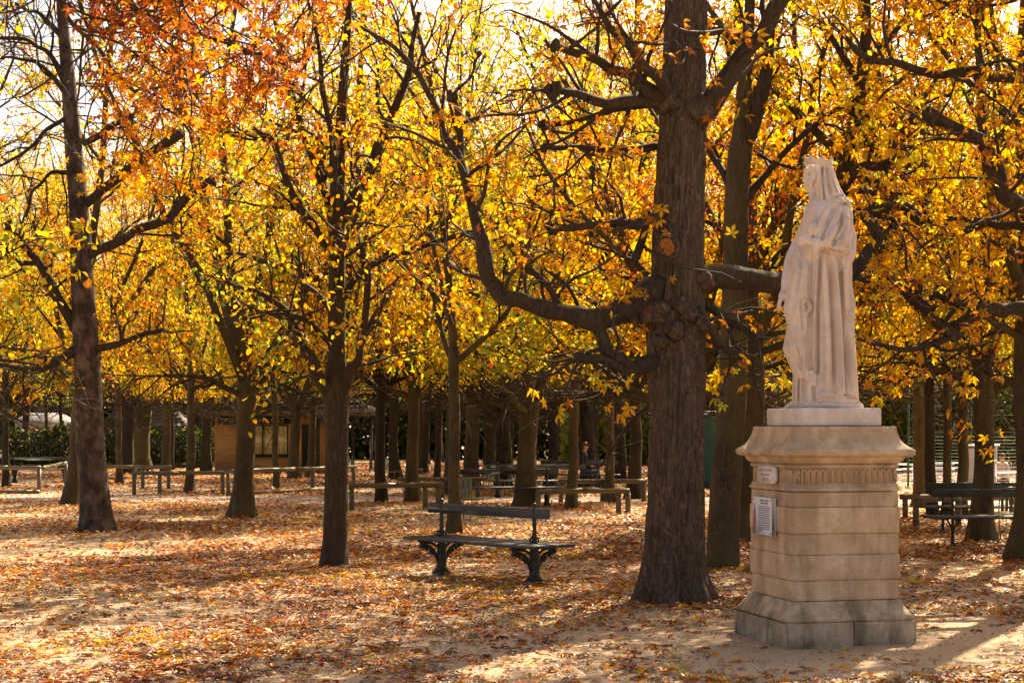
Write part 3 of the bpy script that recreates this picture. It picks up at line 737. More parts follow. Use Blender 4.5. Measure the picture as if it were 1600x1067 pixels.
# B: leaning dark tree behind the huge trunk
bB = G(1128, 886); dB = bB[1]
hero('chestnut_tree', 'dark leaning chestnut between the huge trunk and the pedestal', bB,
    [(1126, 894, 54), (1128, 875, 50), (1131, 800, 48), (1138, 700, 46), (1144, 600, 44), (1147, 500, 40), (1149, 400, 38), (1151, 300, 36), (1156, 240, 38), (1160, 200, 30), (1166, 100, 20), (1172, 0, 16), (1178, -150, 10), (1180, -300, 5)],
    M_BARK_MOSS, 9, [
    ([(1160, 240, dB, 24), (1185, 170, dB - .1, 20), (1200, 90, dB - .2, 16), (1212, 0, dB - .2, 12), (1220, -90, dB - .2, 7)], 7, 1.6, 0, 6),
    ([(1152, 330, dB, 14), (1200, 270, dB + .2, 11), (1250, 215, dB + .4, 10), (1300, 175, dB + .5, 8), (1360, 160, dB + .6, 5)], 7, 1.6, 0, 6),
    ([(1150, 470, dB, 14), (1200, 420, dB + .3, 10), (1255, 370, dB + .5, 7), (1300, 350, dB + .6, 5)], 6, 1.4, 0, 6),
    ([(1142, 300, dB, 12), (1110, 240, dB + .3, 9), (1080, 170, dB + .6, 7)], 6, 1.5, 0, 6),
    ([(1172, 0, dB, 14), (1120, -90, dB + .3, 9), (1060, -150, dB + .6, 5)], 7, 1.9, 0, 6)],
    0.2, 4, 24, 8, 0.1, 2.6, 0.095, 'mix', 2.8, 1.0, 0.0, 0.3, 0.3)

# S: tree hidden behind the statue, its limbs curl out right of it
bS = G(1298, 880); dS = bS[1]
hero('chestnut_tree', 'chestnut hidden behind the statue with dark limbs curling out beside it', bS,
    [(1298, 890, 44), (1298, 800, 38), (1298, 700, 36), (1299, 600, 34), (1300, 480, 34), (1305, 380, 32), (1312, 300, 26), (1330, 220, 22), (1345, 130, 20), (1353, 40, 17), (1350, -60, 13), (1345, -200, 7)],
    M_BARK, 10, [
    ([(1312, 300, dS, 17), (1345, 262, dS - .2, 14), (1385, 258, dS - .4, 12), (1405, 215, dS - .5, 10), (1440, 160, dS - .5, 7), (1470, 110, dS - .5, 5)], 8, 1.4, 0, 6),
    ([(1305, 370, dS, 19), (1345, 330, dS - .3, 17), (1385, 335, dS - .5, 16), (1398, 355, dS - .6, 15), (1372, 380, dS - .7, 14), (1368, 415, dS - .7, 14), (1352, 440, dS - .7, 15)], 7, 1.2, 1, 6),
    ([(1320, 300, dS, 10), (1360, 300, dS - .3, 9), (1420, 330, dS - .5, 7), (1470, 365, dS - .6, 5)], 6, 1.3, 0, 6),
    ([(1300, 450, dS, 15), (1345, 470, dS - .3, 11), (1380, 445, dS - .5, 10), (1388, 430, dS - .5, 12)], 6, 1.2, 1, 6),
    ([(1345, 120, dS, 13), (1390, 60, dS + .2, 9), (1440, 0, dS + .3, 6), (1480, -60, dS + .3, 4)], 7, 1.6, 0, 6),
    ([(1345, 130, dS, 12), (1300, 60, dS + .2, 9), (1260, 0, dS + .4, 7), (1230, -60, dS + .5, 4)], 7, 1.6, 0, 6)],
    0.2, 4, 20, 7, 0.1, 2.6, 0.085, 'palm', 3.5, 1.1, 0.0, 0.25, 0.3)

# Rr: tree just outside the right edge, its gnarled limbs reach into the picture
dR = 19.5; bR = np.array([(1690 - 800) * dR / FOC, dR, 0])
hero('chestnut_tree', 'chestnut outside the right edge whose knobbly limbs reach into the picture', bR,
    [(1690, 920, 70), (1690, 860, 66), (1690, 700, 62), (1690, 500, 58), (1690, 300, 52), (1690, 150, 46), (1690, 0, 36), (1690, -200, 24), (1690, -400, 10)],
    M_BARK, 14, [
    ([(1680, 130, dR, 24), (1600, 124, dR - .3, 18), (1540, 118, dR - .5, 15), (1470, 118, dR - .7, 13), (1400, 98, dR - .9, 12), (1340, 82, dR - 1, 9), (1300, 40, dR - 1, 6)], 11, 1.4, 0, 6),
    ([(1680, 330, dR, 30), (1600, 322, dR - .3, 24), (1570, 310, dR - .5, 24), (1560, 270, dR - .6, 21), (1535, 222, dR - .7, 20), (1500, 205, dR - .8, 19), (1455, 178, dR - .9, 17)], 9, 1.3, 1, 6),
    ([(1685, 500, dR, 32), (1600, 482, dR - .3, 24), (1545, 484, dR - .5, 22), (1512, 500, dR - .6, 21), (1490, 525, dR - .7, 21), (1455, 500, dR - .8, 18), (1430, 470, dR - .9, 18), (1418, 455, dR - .9, 20)], 10, 1.2, 1, 6),
    ([(1545, 484, dR - .5, 16), (1500, 472, dR - .8, 12), (1470, 468, dR - .9, 12)], 4, 1.0, 1, 6),
    ([(1490, 525, dR - .7, 14), (1440, 542, dR - .9, 10), (1380, 540, dR - 1.1, 7), (1340, 530, dR - 1.2, 4)], 6, 1.2, 0, 6),
    ([(1685, 400, dR, 18), (1600, 355, dR + .3, 12), (1530, 345, dR + .4, 10), (1470, 340, dR + .5, 7)], 8, 1.4, 0, 6),
    ([(1690, 60, dR, 26), (1600, -20, dR, 18), (1500, -80, dR, 12), (1400, -120, dR, 7)], 9, 1.9, 0, 6),
    ([(1690, 0, dR, 26), (1780, -120, dR, 16), (1900, -200, dR, 8)], 8, 2.2, 0, 6)],
    0.3, 5, 18, 6, 0.1, 2.6, 0.085, 'palm', 3.9, 1.1, 0.0, 0.25, 0.3)

# O: tree standing outside the left edge, near; its rusty sprays hang into the top left
dO = 11.5; bO = np.array([-5.4, dO, 0])
hero('chestnut_tree', 'nearby chestnut outside the left edge with rust red leaf sprays hanging in at top left', bO,
    [(-450, 1090, 95), (-450, 900, 84), (-450, 600, 76), (-450, 300, 66), (-450, 100, 58), (-450, -200, 40), (-450, -600, 16)],
    M_BARK, 17, [
    ([(-440, 60, dO, 34), (-300, -60, dO + .5, 26), (-120, -110, dO + 1.2, 20), (60, -120, dO + 1.8, 14), (240, -90, dO + 2.3, 10), (420, -60, dO + 2.6, 6), (520, -40, dO + 2.6, 4)], 20, 1.5, 0, 8),
    ([(60, -120, dO + 1.8, 12), (160, -40, dO + 2.6, 9), (230, 30, dO + 3.2, 6), (300, 70, dO + 3.6, 4)], 11, 1.1, 0, 7),
    ([(-120, -110, dO + 1.2, 14), (60, -60, dO + 3, 10), (200, 10, dO + 4.5, 8), (330, 60, dO + 5.6, 6), (430, 110, dO + 6, 4)], 24, 1.5, 0, 8),
    ([(-300, -60, dO + .5, 16), (-80, -160, dO + 3, 12), (140, -160, dO + 5, 9), (360, -120, dO + 6.5, 6), (560, -60, dO + 7, 4)], 26, 1.9, 0, 8),
    ([(60, -60, dO + 3, 9), (150, 70, dO + 5, 7), (220, 150, dO + 6.5, 6), (300, 210, dO + 7.5, 4)], 18, 1.4, 0, 8),
    ([(240, -90, dO + 2.3, 8), (330, -30, dO + 2.4, 6), (420, 0, dO + 2.4, 4)], 5, 0.8, 0, 6),
    ([(-450, -200, dO, 30), (-560, -420, dO + 1, 18), (-650, -600, dO + 1, 8)], 8, 2.2, 0, 6),
    ([(-450, -200, dO, 30), (-350, -460, dO + 1, 18), (-250, -650, dO + 1, 8)], 8, 2.2, 0, 6)],
    0.3, 5, 18, 6, 0.1, 3.0, 0.078, 'palm', 4.1, 1.2, 0.0, 0.15, 0.3,
    keep=lambda A: ~(((A[:, 1] < 15) & (A[:, 0] > -3.6) & (A[:, 2] < 4.05)) | ((A[:, 0] > -0.33 * A[:, 1]) & (A[:, 0] < -0.245 * A[:, 1]))))

# ------------------------------------------------------------------ fallen leaves
rng = np.random.default_rng(77)
def litter(name, label, z0, z1, n, size, tpl, hmax, thr):
    u = rng.random(n * 3)
    y = np.sqrt(z0 ** 2 + u * (z1 ** 2 - z0 ** 2)); x = (rng.random(n * 3) * 2 - 1) * (0.325 * y + 1.5)
    p = np.stack([x, y, x * 0], 1)
    dens = fbm(p * np.array([0.28, 0.42, 0]) + 3, 40, 3) * 0.75 + fbm(p * 1.5, 50, 2) * 0.35
    prob = np.clip((dens - thr) * 3.6 + 0.08, 0.10, 1)
    for tq in TW['trees'][:40] + [bA, bD, bF, bB]:
        dq = np.hypot(x - tq[0], y - tq[1]); prob = np.where(dq < 1.1, np.clip(prob + 0.5 * np.exp(-((dq - 0.45) / 0.3) ** 2), 0, 1), prob)
    pd = np.hypot(x - 2.59, (y - 14.2)); prob *= np.where(pd < 2.2, np.clip(0.06 + (pd - 1.0) * 0.3, 0.05, 1), 1)
    # bare trodden patch between the bench and the pedestal
    prob *= 1 - 0.8 * np.exp(-(((x + 0.1) / 1.7) ** 2 + ((y - 14.9) / 1.5) ** 2))
    on_path = np.abs(y - path_y(x)) < 2.4; prob = np.where(on_path, prob * 0.10, prob)
    edge = np.abs(np.abs(y - path_y(x)) - 3.0) < 0.7; prob = np.where(edge, np.clip(prob * 1.8, 0, 1), prob)
    k = (rng.random(len(x)) < prob); x, y = x[k][:n], y[k][:n]; m_ = len(x)
    pos = np.stack([x, y, ground_z(x, y) * np.clip(1.4 - np.hypot(x, y - 30) / 60, 0, 1) + rng.random(m_) ** 2 * hmax + 0.016], 1)
    a = rng.random(m_) * 6.283
    ax = np.stack([np.cos(a), np.sin(a), rng.normal(0, 0.08, m_)], 1)
    nr = np.stack([rng.normal(0, 0.13, m_), rng.normal(0, 0.13, m_), np.ones(m_)], 1)
    sz = rng.uniform(0.65, 1.3, m_) * size
    v_ = 5.0 + (fbm(pos * 0.5, 8, 2) - 0.5) * 3.5 + rng.normal(0, 1.5, m_); v_ = np.clip(v_, 1.6, 6.999)
    i_ = v_.astype(int); t_ = (v_ - i_)[:, None]; col = PAL[i_] * (1 - t_) + PAL[np.minimum(i_ + 1, 7)] * t_
    tan = rng.random(m_) < 0.40                                  # dry, bleached leaves; the pale tone also paints in glints of light
    col[tan] = np.array([0.66, 0.52, 0.35]) * rng.uniform(0.4, 1.2, (tan.sum(), 1))
    col = np.clip(col * rng.uniform(0.7, 1.05, (m_, 1)), 0, 0.9)
    V, F = place_leaves(rng, pos, ax, nr, sz, tpl, 0.3)
    me = mk_mesh(name, V, [F], False, np.concatenate([np.repeat(col, len(tpl[0]), 0), np.ones((len(V), 1))], 1)); me.materials.append(M_LITTER)
    return tag(obj(name, me), label, 'leaves', kind='stuff')
litter('fallen_leaves', 'brown and orange chestnut leaves littering the near ground', 10.5, 24, 20000, 0.072, T_PALM, 0.02, 0.52)
litter('fallen_leaves', 'small yellow and tan leaves strewn over the near sand', 10.5, 26, 34000, 0.052, T_SIMP, 0.014, 0.45)
litter('fallen_leaves', 'carpet of yellow and tan leaves around the benches and rails', 23, 46, 60000, 0.078, T_SIMP, 0.02, 0.46)
litter('fallen_leaves', 'far carpet of golden leaves under the back rows', 44, 90, 70000, 0.115, T_SIMP, 0.03, 0.44)

# crumbs, twigs and grit between the leaves
n_ = 16000; y = np.sqrt(10.3 ** 2 + rng.random(n_) * (21 ** 2 - 10.3 ** 2)); x = (rng.random(n_) * 2 - 1) * (0.325 * y + 1)
pos = np.stack([x, y, ground_z(x, y) * np.clip(1.4 - np.hypot(x, y - 30) / 60, 0, 1) + 0.006], 1); a = rng.random(n_) * 6.283
V, F = place_leaves(rng, pos, np.stack([np.cos(a), np.sin(a), rng.normal(0, .15, n_)], 1), np.stack([rng.normal(0, .4, n_), rng.normal(0, .4, n_), np.ones(n_)], 1), rng.uniform(.008, .032, n_), T_SLIM, .6)
col = np.array([0.20, 0.12, 0.07]) * rng.uniform(.35, 2.4, (n_, 1))
me = mk_mesh('leaf_crumbs', V, [F], False, np.concatenate([np.repeat(col, 6, 0), np.ones((len(V), 1))], 1)); me.materials.append(M_LITTER)
tag(obj('leaf_crumbs', me), 'brown crumbs, twigs and grit strewn over the near sand', 'litter', kind='stuff')

# ------------------------------------------------------------------ pedestal
def stone_mat(name, base, dark, light, stain, stain_amt, scale=6.0):
    m, nt, b = mat_new(name); v = coords(nt)
    n1 = noise(nt, v, scale, 7, 0.65); n2 = noise(nt, v, 55, 4, 0.7); n3 = noise(nt, coords(nt, (1, 1, 0.22)), 3.4, 6, 0.65)
    oi = N(nt, 'ShaderNodeObjectInfo')
    c = ramp(nt, n1, [(0.36, dark), (0.5, base), (0.64, light)])
    c = mixc(nt, ramp(nt, n3, [(0.47, (0,) * 3), (0.60, (stain_amt,) * 3)]), c, stain)
    mr = N(nt, 'ShaderNodeMapRange'); mr.inputs['To Min'].default_value = 0.86; mr.inputs['To Max'].default_value = 1.08
    nt.links.new(oi.outputs['Random'], mr.inputs['Value'])
    hs = N(nt, 'ShaderNodeHueSaturation'); nt.links.new(mr.outputs[0], hs.inputs['Value']); nt.links.new(c, hs.inputs['Color'])
    c = mixc(nt, ramp(nt, n2, [(0.60, (0,) * 3), (0.72, (0.35,) * 3)]), hs.outputs[0], tuple(a * 0.55 for a in dark))
    nt.links.new(c, b.inputs['Base Color']); b.inputs['Roughness'].default_value = 0.88
    ad = N(nt, 'ShaderNodeMath', operation='ADD'); nt.links.new(n1, ad.inputs[0]); nt.links.new(n2, ad.inputs[1])
    bump(nt, b, ad.outputs[0], 0.45, 0.012)
    return m
M_STONE = stone_mat('limestone', (0.60, 0.45, 0.31), (0.48, 0.35, 0.225), (0.70, 0.55, 0.40), (0.33, 0.215, 0.125), 0.6)
M_STONE_FOOT = stone_mat('lichen_limestone', (0.50, 0.375, 0.255), (0.36, 0.26, 0.165), (0.60, 0.46, 0.32), (0.17, 0.125, 0.07), 0.8, 8.0)
M_MARBLE = stone_mat('weathered_marble', (0.62, 0.525, 0.475), (0.54, 0.445, 0.395), (0.69, 0.60, 0.55), (0.42, 0.33, 0.275), 0.4, 4.0)
M_BLOCK = stone_mat('white_marble_block', (0.70, 0.62, 0.58), (0.60, 0.50, 0.46), (0.76, 0.69, 0.66), (0.52, 0.41, 0.35), 0.4, 5.0)

def sq_loft(prof, nsub=14, rough=0.004, seed=0, split=None, chip=0.0):
    """square-plan loft through (half width, z)"""
    prof = np.asarray(prof, float); t = np.linspace(-1, 1, nsub + 1)[:-1]
    one = np.ones(nsub)
    ring = np.concatenate([np.stack([t, -one], 1), np.stack([one, t], 1), np.stack([-t, one], 1), np.stack([-one, -t], 1)])
    n = len(ring); m_ = len(prof)
    V = np.concatenate([np.concatenate([ring * h, np.full((n, 1), z)], 1) for h, z in prof])
    corner = np.tile((np.abs(ring).min(1) > 0.985), m_)
    V[corner, :2] *= 0.992
    r = fbm(V * 9 + seed, seed, 3) - 0.5
    V[:, :2] *= 1 + (rough * 2 * r / 0.45)[:, None]
    if chip:
        q = noise3(V * 17 + seed * 3, seed + 4); e = np.zeros(m_); e[1:3] = 1; e[-3:-1] = 1
        V[:, :2] *= 1 - (np.clip(q - 0.68, 0, 1) * chip * np.repeat(e, n))[:, None]
    i = np.arange(m_ - 1)[:, None] * n; j = np.arange(n)[None]; j2 = (j + 1) % n
    F = np.stack([i + j, i + j2, i + n + j2, i + n + j], -1).reshape(-1, 4)
    V = np.concatenate([V, [[0, 0, prof[0][1]], [0, 0, prof[-1][1]]]])
    jj = np.arange(n); j3 = (jj + 1) % n; k = m_ * n
    tri = np.concatenate([np.stack([j3, jj, np.full(n, k)], 1), np.stack([(m_ - 1) * n + jj, (m_ - 1) * n + j3, np.full(n, k + 1)], 1)])
    return Geo().add(V, F, tri)
PC = (2.587, 14.2); PR = R(14.0)
ped = thing('pedestal', 'weathered limestone pedestal with moulded base and cornice carrying the statue', 'pedestal', (PC[0], PC[1], gz(*PC) - 0.01), PR)
def sq_part(name, prof, mat, seed, **kw): return obj(name, sq_loft(prof, seed=seed, **kw).mesh(name), mat, ped)
H0 = 0.565
# foot: two stones side by side on each front
for q, (x0, x1) in enumerate(((-H0, 0.012), (0.0145, H0))):
    g = Geo(); cx_ = (x0 + x1) / 2
    g.box((cx_, 0, 0.07), (x1 - x0, 2 * H0 - 0.004 * q, 0.268), 0, 0.006)
    obj('stone', g, M_STONE_FOOT, ped)
sq_part('base_moulding', [(0.548, 0.206), (0.556, 0.222), (0.552, 0.245), (0.535, 0.258), (0.53, 0.266), (0.512, 0.29), (0.492, 0.325), (0.484, 0.345), (0.480, 0.352), (0.480, 0.362), (0.46, 0.366)], M_STONE_FOOT, 3, rough=0.006)
zs_ = [0.37, 0.533, 0.737, 0.909, 1.12, 1.242]; hw = [0.457, 0.466, 0.458, 0.468, 0.458]
for q in range(5):
    z0, z1, h = zs_[q], zs_[q + 1] - 0.0015, hw[q]
    zz = np.linspace(z0 + 0.012, z1 - 0.012, 7)
    prof = [(h - 0.006, z0), (h - 0.0015, z0 + 0.003)] + [(h, z) for z in zz] + [(h - 0.0015, z1 - 0.003), (h - 0.006, z1)]
    sq_part('stone', prof, M_STONE, 20 + q, rough=0.006, chip=0.10, nsub=34)
fb = 0.446
sq_part('frieze', [(0.452, 1.245), (0.468, 1.252), (0.470, 1.272), (0.458, 1.280), (0.456, 1.300), (fb, 1.306), (fb, 1.432), (0.462, 1.436), (0.464, 1.460), (0.45, 1.464)], M_STONE, 31, rough=0.002)
sq_part('cornice', [(0.455, 1.466), (0.470, 1.474), (0.488, 1.492), (0.500, 1.512), (0.503, 1.520), (0.535, 1.526), (0.556, 1.536), (0.562, 1.545), (0.562, 1.575), (0.557, 1.582),
                    (0.545, 1.590), (0.520, 1.606), (0.495, 1.628), (0.472, 1.660), (0.457, 1.700), (0.449, 1.740), (0.446, 1.765), (0.440, 1.770)], M_STONE, 41, rough=0.004, chip=0.0, nsub=18)
sq_part('top_block', [(0.345, 1.774), (0.356, 1.780)] + [(0.357, z) for z in np.linspace(1.79, 1.905, 5)] + [(0.353, 1.915), (0.345, 1.920)], M_BLOCK, 51, rough=0.003)
def arch_mesh(w, h, t, d):
    """a raised niche frame, open at the foot, standing proud of the face"""
    n = 8; r = w / 2
    outer = [(-r, 0)] + [(-r * math.cos(a), h - r + r * math.sin(a)) for a in np.linspace(0, math.pi, n)] + [(r, 0)]
    ri = r - t
    inner = [(ri, 0)] + [(ri * math.cos(a), h - r + ri * math.sin(a)) for a in np.linspace(0, math.pi, n)] + [(-ri, 0)]
    m_ = len(outer); V = []
    for y in (0.004, -d):
        V += [(x, y, z) for x, z in outer] + [(x, y, z) for x, z in inner]
    F = []; L = 2 * m_
    for q in range(m_ - 1):
        a_, b_ = q, q + 1; c_, d_ = m_ + (m_ - 1 - q - 1), m_ + (m_ - 1 - q)
        F += [(L + a_, L + b_, L + c_, L + d_), (a_, d_, c_, b_)]
    for q in range(L):
        r_ = (q + 1) % L; F.append((q, r_, L + r_, L + q))
    return Geo().add(V, F).mesh('niche')
nm = arch_mesh(0.047, 0.108, 0.010, 0.016); nm.materials.append(M_STONE)
for q in range(15):
    o = bpy.data.objects.new('niche', nm); C.objects.link(o); o.parent = ped; o.location = (-0.371 + q * 0.053, -fb, 1.314)
for q in (0, 1, 2, 3, 12, 13, 14):
    if q in (3,): continue
    o = bpy.data.objects.new('niche', nm); C.objects.link(o); o.parent = ped; o.location = (-fb, 0.371 - q * 0.053, 1.314); o.rotation_euler = (0, 0, R(-90))
for sx in (-1, 1):                                             # carved rosette block at each end of the frieze
    g = Geo(); g.box((0, 0, 0.054), (0.044, 0.03, 0.106), 0, 0.008)
    for a in range(5): g.ball((0.011 * math.cos(a * 1.257), -0.016, 0.06 + 0.022 * math.sin(a * 1.257)), (0.010, 0.007, 0.014), 8, 5)
    obj('rosette', g.mesh('rosette', True), M_STONE, ped, (sx * 0.424, -fb, 1.314))

def text_mesh(name, cu):
    t_ = bpy.data.objects.new('t', cu); C.objects.link(t_); me = bpy.data.meshes.new_from_object(t_.evaluated_get(bpy.context.evaluated_depsgraph_get()))
    bpy.data.objects.remove(t_); me.name = name; return bpy.data.objects.new(name, me)
M_PLATE = plain('enamel_plate', (0.74, 0.72, 0.75), 0.35, var=0.06)
M_INK = plain('dark_lettering', (0.10, 0.07, 0.06), 0.7, var=0.1)
M_INK2 = plain('faded_lettering', (0.36, 0.30, 0.30), 0.7, var=0.1)
FACE = Matrix(((0, 0, -1), (-1, 0, 0), (0, 1, 0)))              # text lying on the face that looks to -X
def letters(name, txt, mat, parent, y, z, x, size, sx=1.0):
    cu = bpy.data.curves.new(name, 'FONT'); cu.body = txt; cu.size = size; cu.align_x = 'CENTER'; cu.align_y = 'CENTER'; cu.extrude = 0.0008
    cu.materials.append(mat)
    o = text_mesh(name, cu); C.objects.link(o); o.parent = parent
    mm = FACE.to_4x4(); mm.translation = (x, y, z); o.matrix_local = mm @ Matrix.Diagonal((sx, 1, 1, 1)); return o
# name plate with clipped corners
c_ = 0.022; y0, y1, z0, z1 = -0.135, 0.235, 1.298, 1.444
poly = []
for (yy, zz, a0) in ((y1, z1, 0), (y0, z1, 90), (y0, z0, 180), (y1, z0, 270)):
    sy = -1 if yy == y1 else 1; sz = -1 if zz == z1 else 1
    for a in np.linspace(0, 90, 5):
        aa = R(a0 + a); poly.append((yy + sy * 0.04 + 0.04 * math.cos(aa), zz + sz * 0.04 + 0.04 * math.sin(aa)))
pl = obj('name_plate', Geo().prism(poly, 0, -0.492, -0.46), M_PLATE, ped)
ym = (y0 + y1) / 2
letters('lettering', 'BLANCHE DE CASTILLE', M_INK2, pl, ym, 1.408, -0.493, 0.036, 0.78)
letters('lettering', 'REINE DE FRANCE', M_INK2, pl, ym, 1.372, -0.493, 0.027, 0.85)
letters('lettering', '1188  1252', M_INK2, pl, ym, 1.328, -0.493, 0.032)
# information panel
y0, y1, z0, z1 = -0.135, 0.275, 0.872, 1.185
g = Geo().box((-0.493, (y0 + y1) / 2, (z0 + z1) / 2), (0.042, y1 - y0, z1 - z0), 0, 0.003)
pn = obj('information_panel', g, M_PLATE, ped); xs_ = -0.5145
letters('lettering', 'BLANCHE DE CASTILLE', M_INK, pn, 0.02, 1.158, xs_, 0.022, 0.85)
letters('lettering', 'REINE DE FRANCE', M_INK, pn, 0.02, 1.136, xs_, 0.022, 0.85)
g = Geo(); rl = np.random.default_rng(2)
for q in range(14):
    yy = 0.148; z = 1.110 - q * 0.0155
    end = -0.108 if q < 13 else 0.06
    while yy > end + 0.012:
        w = min(rl.uniform(0.012, 0.035), yy - end); g.box((xs_, yy - w / 2, z), (0.0012, w, 0.0062)); yy -= w + 0.007
tag(obj('printed_text', g, M_INK, pn), kind='stuff')
g = Geo(); fig = [(0.205, 0.905), (0.255, 0.905), (0.258, 0.98), (0.252, 1.06), (0.242, 1.085), (0.238, 1.10), (0.240, 1.115), (0.231, 1.132), (0.222, 1.115), (0.222, 1.10), (0.205, 1.07), (0.20, 1.0)]
g.prism(fig, 0, xs_ + 0.002, xs_ - 0.001); obj('printed_figure', g, plain('red_print', (0.45, 0.13, 0.06), 0.6, var=0.5, vscale=40), pn)
for yy in (y0 + 0.02, y1 - 0.02):
    for zz in (z0 + 0.02, z1 - 0.02):
        g = Geo().ball((xs_, yy, zz), (0.006, 0.009, 0.009), 8, 5); obj('screw', g.mesh('screw', True), plain('dark_screw', (0.08, 0.06, 0.05), 0.4, 0.6) if zz < 1 else plain('rusty_screw', (0.45, 0.2, 0.05), 0.6), pn)

# ------------------------------------------------------------------ statue
K = 456.0
def SP(cx, cy, y=0.0): return np.array([(cx - 303) / K, y, (1015 - cy) / K])
def build_statue():
    g = Geo()
    rings = [(1013, 205, 458, .27), (1004, 206, 448, .265), (985, 210, 442, .255), (920, 212, 439, .245), (860, 212, 436, .24), (800, 212, 432, .235), (735, 210, 428, .232), (642, 208, 423, .232), (550, 206, 419, .235),
             (456, 208, 416, .25), (410, 216, 414, .250), (363, 225, 411, .248), (317, 231, 406, .238), (285, 237, 399, .218), (262, 243, 391, .190), (243, 250, 386, .165), (228, 257, 374, .125), (212, 262, 366, .098), (195, 268, 358, .085)]
    cy = np.array([r[0] for r in rings], float)
    f = lambda q, c: np.interp(-np.asarray(q, float), -cy, np.array([r[c] for r in rings], float))
    ny = 150; ys = np.linspace(1013, 195, ny); na = 120; a = np.arange(na) * 2 * math.pi / na
    sh = np.clip((ys - 400) / 80, 0, 1)
    x0, x1, ry = f(ys, 1) + 3 * sh, f(ys, 2) - 3 * sh, f(ys, 3) - .008 * sh
    xc = ((x0 + x1) / 2 - 303) / K; rx = (x1 - x0) / 2 / K
    ca, sa = np.cos(a), np.sin(a); e = 0.86
    cx_ = np.sign(ca) * np.abs(ca) ** e; sy_ = np.sign(sa) * np.abs(sa) ** e
    hgt = np.clip((ys - 440) / 560, 0, 1)                        # folds deepen toward the hem
    ph = 0.5 * np.sin(ys / 150.0)
    A_, Hh = np.meshgrid(a, hgt); PhM = np.meshgrid(a, ph)[1]
    fold = 0.042 * Hh ** 0.6 * (np.abs(np.sin(A_ * 6.5 + PhM + 0.6 * np.sin(A_ * 2))) - 0.6) + 0.012 * Hh * np.sin(A_ * 17 + 2 * PhM)
    fold = fold * np.where(np.sin(A_) < 0.15, 0.12, 0.8)
    X_ = xc[:, None] + (rx[:, None] + fold) * cx_; Y_ = (ry[:, None] + fold) * sy_
    Z_ = np.repeat(((1015 - ys) / K)[:, None], na, 1)
    V = np.stack([X_, Y_, Z_], -1).reshape(-1, 3)
    i = np.arange(ny - 1)[:, None] * na; j = np.arange(na)[None]; j2 = (j + 1) % na
    g.add(V, np.stack([i + j, i + j2, i + na + j2, i + na + j], -1).reshape(-1, 4), np.arange(na)[None, ::-1], np.arange(na)[None] + (ny - 1) * na)
    def near(cx, cyy, out=0.0, side=-1):                          # a point on the body's surface
        p = SP(cx, cyy); c = (f(cyy, 1) + f(cyy, 2)) / 2; r = (f(cyy, 2) - f(cyy, 1)) / 2
        q = np.clip(abs(cx - c) / r, 0, 0.995)
        p[1] = side * (f(cyy, 3) * (1 - q ** 2.3) ** 0.43 + out); return p
    def cap(P, rad, n=10, k=4):
        P2, r2 = catmull(P, np.broadcast_to(rad, len(P)), k); g.tube(P2, r2, n, True)
        g.ball(P2[0], r2[0], 8, 6); g.ball(P2[-1], r2[-1], 8, 6)
    def ridge(pts, r, out=0.0, side=-1): cap([near(x, y, out + 0.004, side) for x, y in pts], np.array(r) * np.ones(len(pts)) * 1.05)
    ridge([(352, 440), (351, 480), (360, 540), (375, 640)], [.03, .028, .024, .02], 0.0)
    for q, xx in enumerate((250, 285, 320, 355, 390, 415)):       # far side
        ridge([(xx, 420), (xx + 4, 600), (xx + 8, 800), (xx + 12, 1005)], [.014, .02, .024, .03], 0, 1)
    # near arm under the mantle
    cap([SP(358, 285, -.15), SP(362, 340, -.205), SP(356, 395, -.235), SP(348, 425, -.245)], [.082, .080, .074, .056])
    cap([SP(352, 425, -.265), SP(310, 418, -.27), SP(272, 405, -.255), SP(245, 398, -.23)], [.066, .060, .052, .046])
    cap([SP(245, 400, -.23), SP(218, 392, -.20)], [.036, .030])
    # sweep of the mantle from the shoulder to the forearm
    for pts, r in (([(382, 280, -.08), (376, 330, -.18), (360, 385, -.27), (310, 405, -.275), (258, 412, -.25)], .044),
                   ([(375, 262, -.10), (360, 310, -.22), (325, 360, -.265), (285, 392, -.27), (250, 400, -.25)], .044),
                   ([(350, 250, -.10), (325, 300, -.20), (295, 345, -.23), (264, 380, -.24)], .042),
                   ([(328, 248, -.08), (300, 290, -.16), (275, 330, -.20), (255, 362, -.21)], .040),
                   ([(394, 310, -.04), (392, 370, -.12), (388, 430, -.20), (368, 470, -.225), (352, 500, -.225)], .045)):
        cap([SP(x, y, d) for x, y, d in pts], r)
    cap([SP(356, 428, -.285), SP(320, 427, -.295), (SP(285, 420, -.29)), SP(258, 412, -.27)], .028)
    # cuff falling from the near wrist
    cap([SP(243, 405, -.26), SP(240, 435, -.275), SP(247, 460, -.27)], [.03, .024, .012])
    # near hand: closed, five fingers
    g.ball(SP(210, 388, -.19), (.045, .034, .038), 12, 8)
    for q in range(4):
        z = 376 + q * 9.5
        cap([SP(205, z, -.215), SP(192, z + 1, -.205), SP(187, z + 2, -.18), SP(196, z + 3, -.16)], [.0115, .0115, .0105, .009], 7, 3)
    cap([SP(222, 374, -.20), SP(210, 366, -.20), SP(199, 368, -.19)], [.013, .012, .010], 7, 3)
    # flower held at the breast
    for q in range(6): g.ball(SP(238 + 15 * math.cos(q * 1.05), 344 + 15 * math.sin(q * 1.05), -.215), (.024, .022, .024), 9, 6)
    g.ball(SP(238, 344, -.235), .024, 9, 6); cap([SP(235, 360, -.215), SP(222, 384, -.215)], .012, 7)
    # far arm hanging to the front, hand holding the gown
    cap([SP(290, 285, .17), SP(248, 380, .20), SP(212, 440, .17), SP(190, 500, .13), SP(172, 552, .08)], [.08, .072, .064, .052, .040])
    cap([SP(172, 550, .08), SP(158, 580, .05)], [.032, .027])
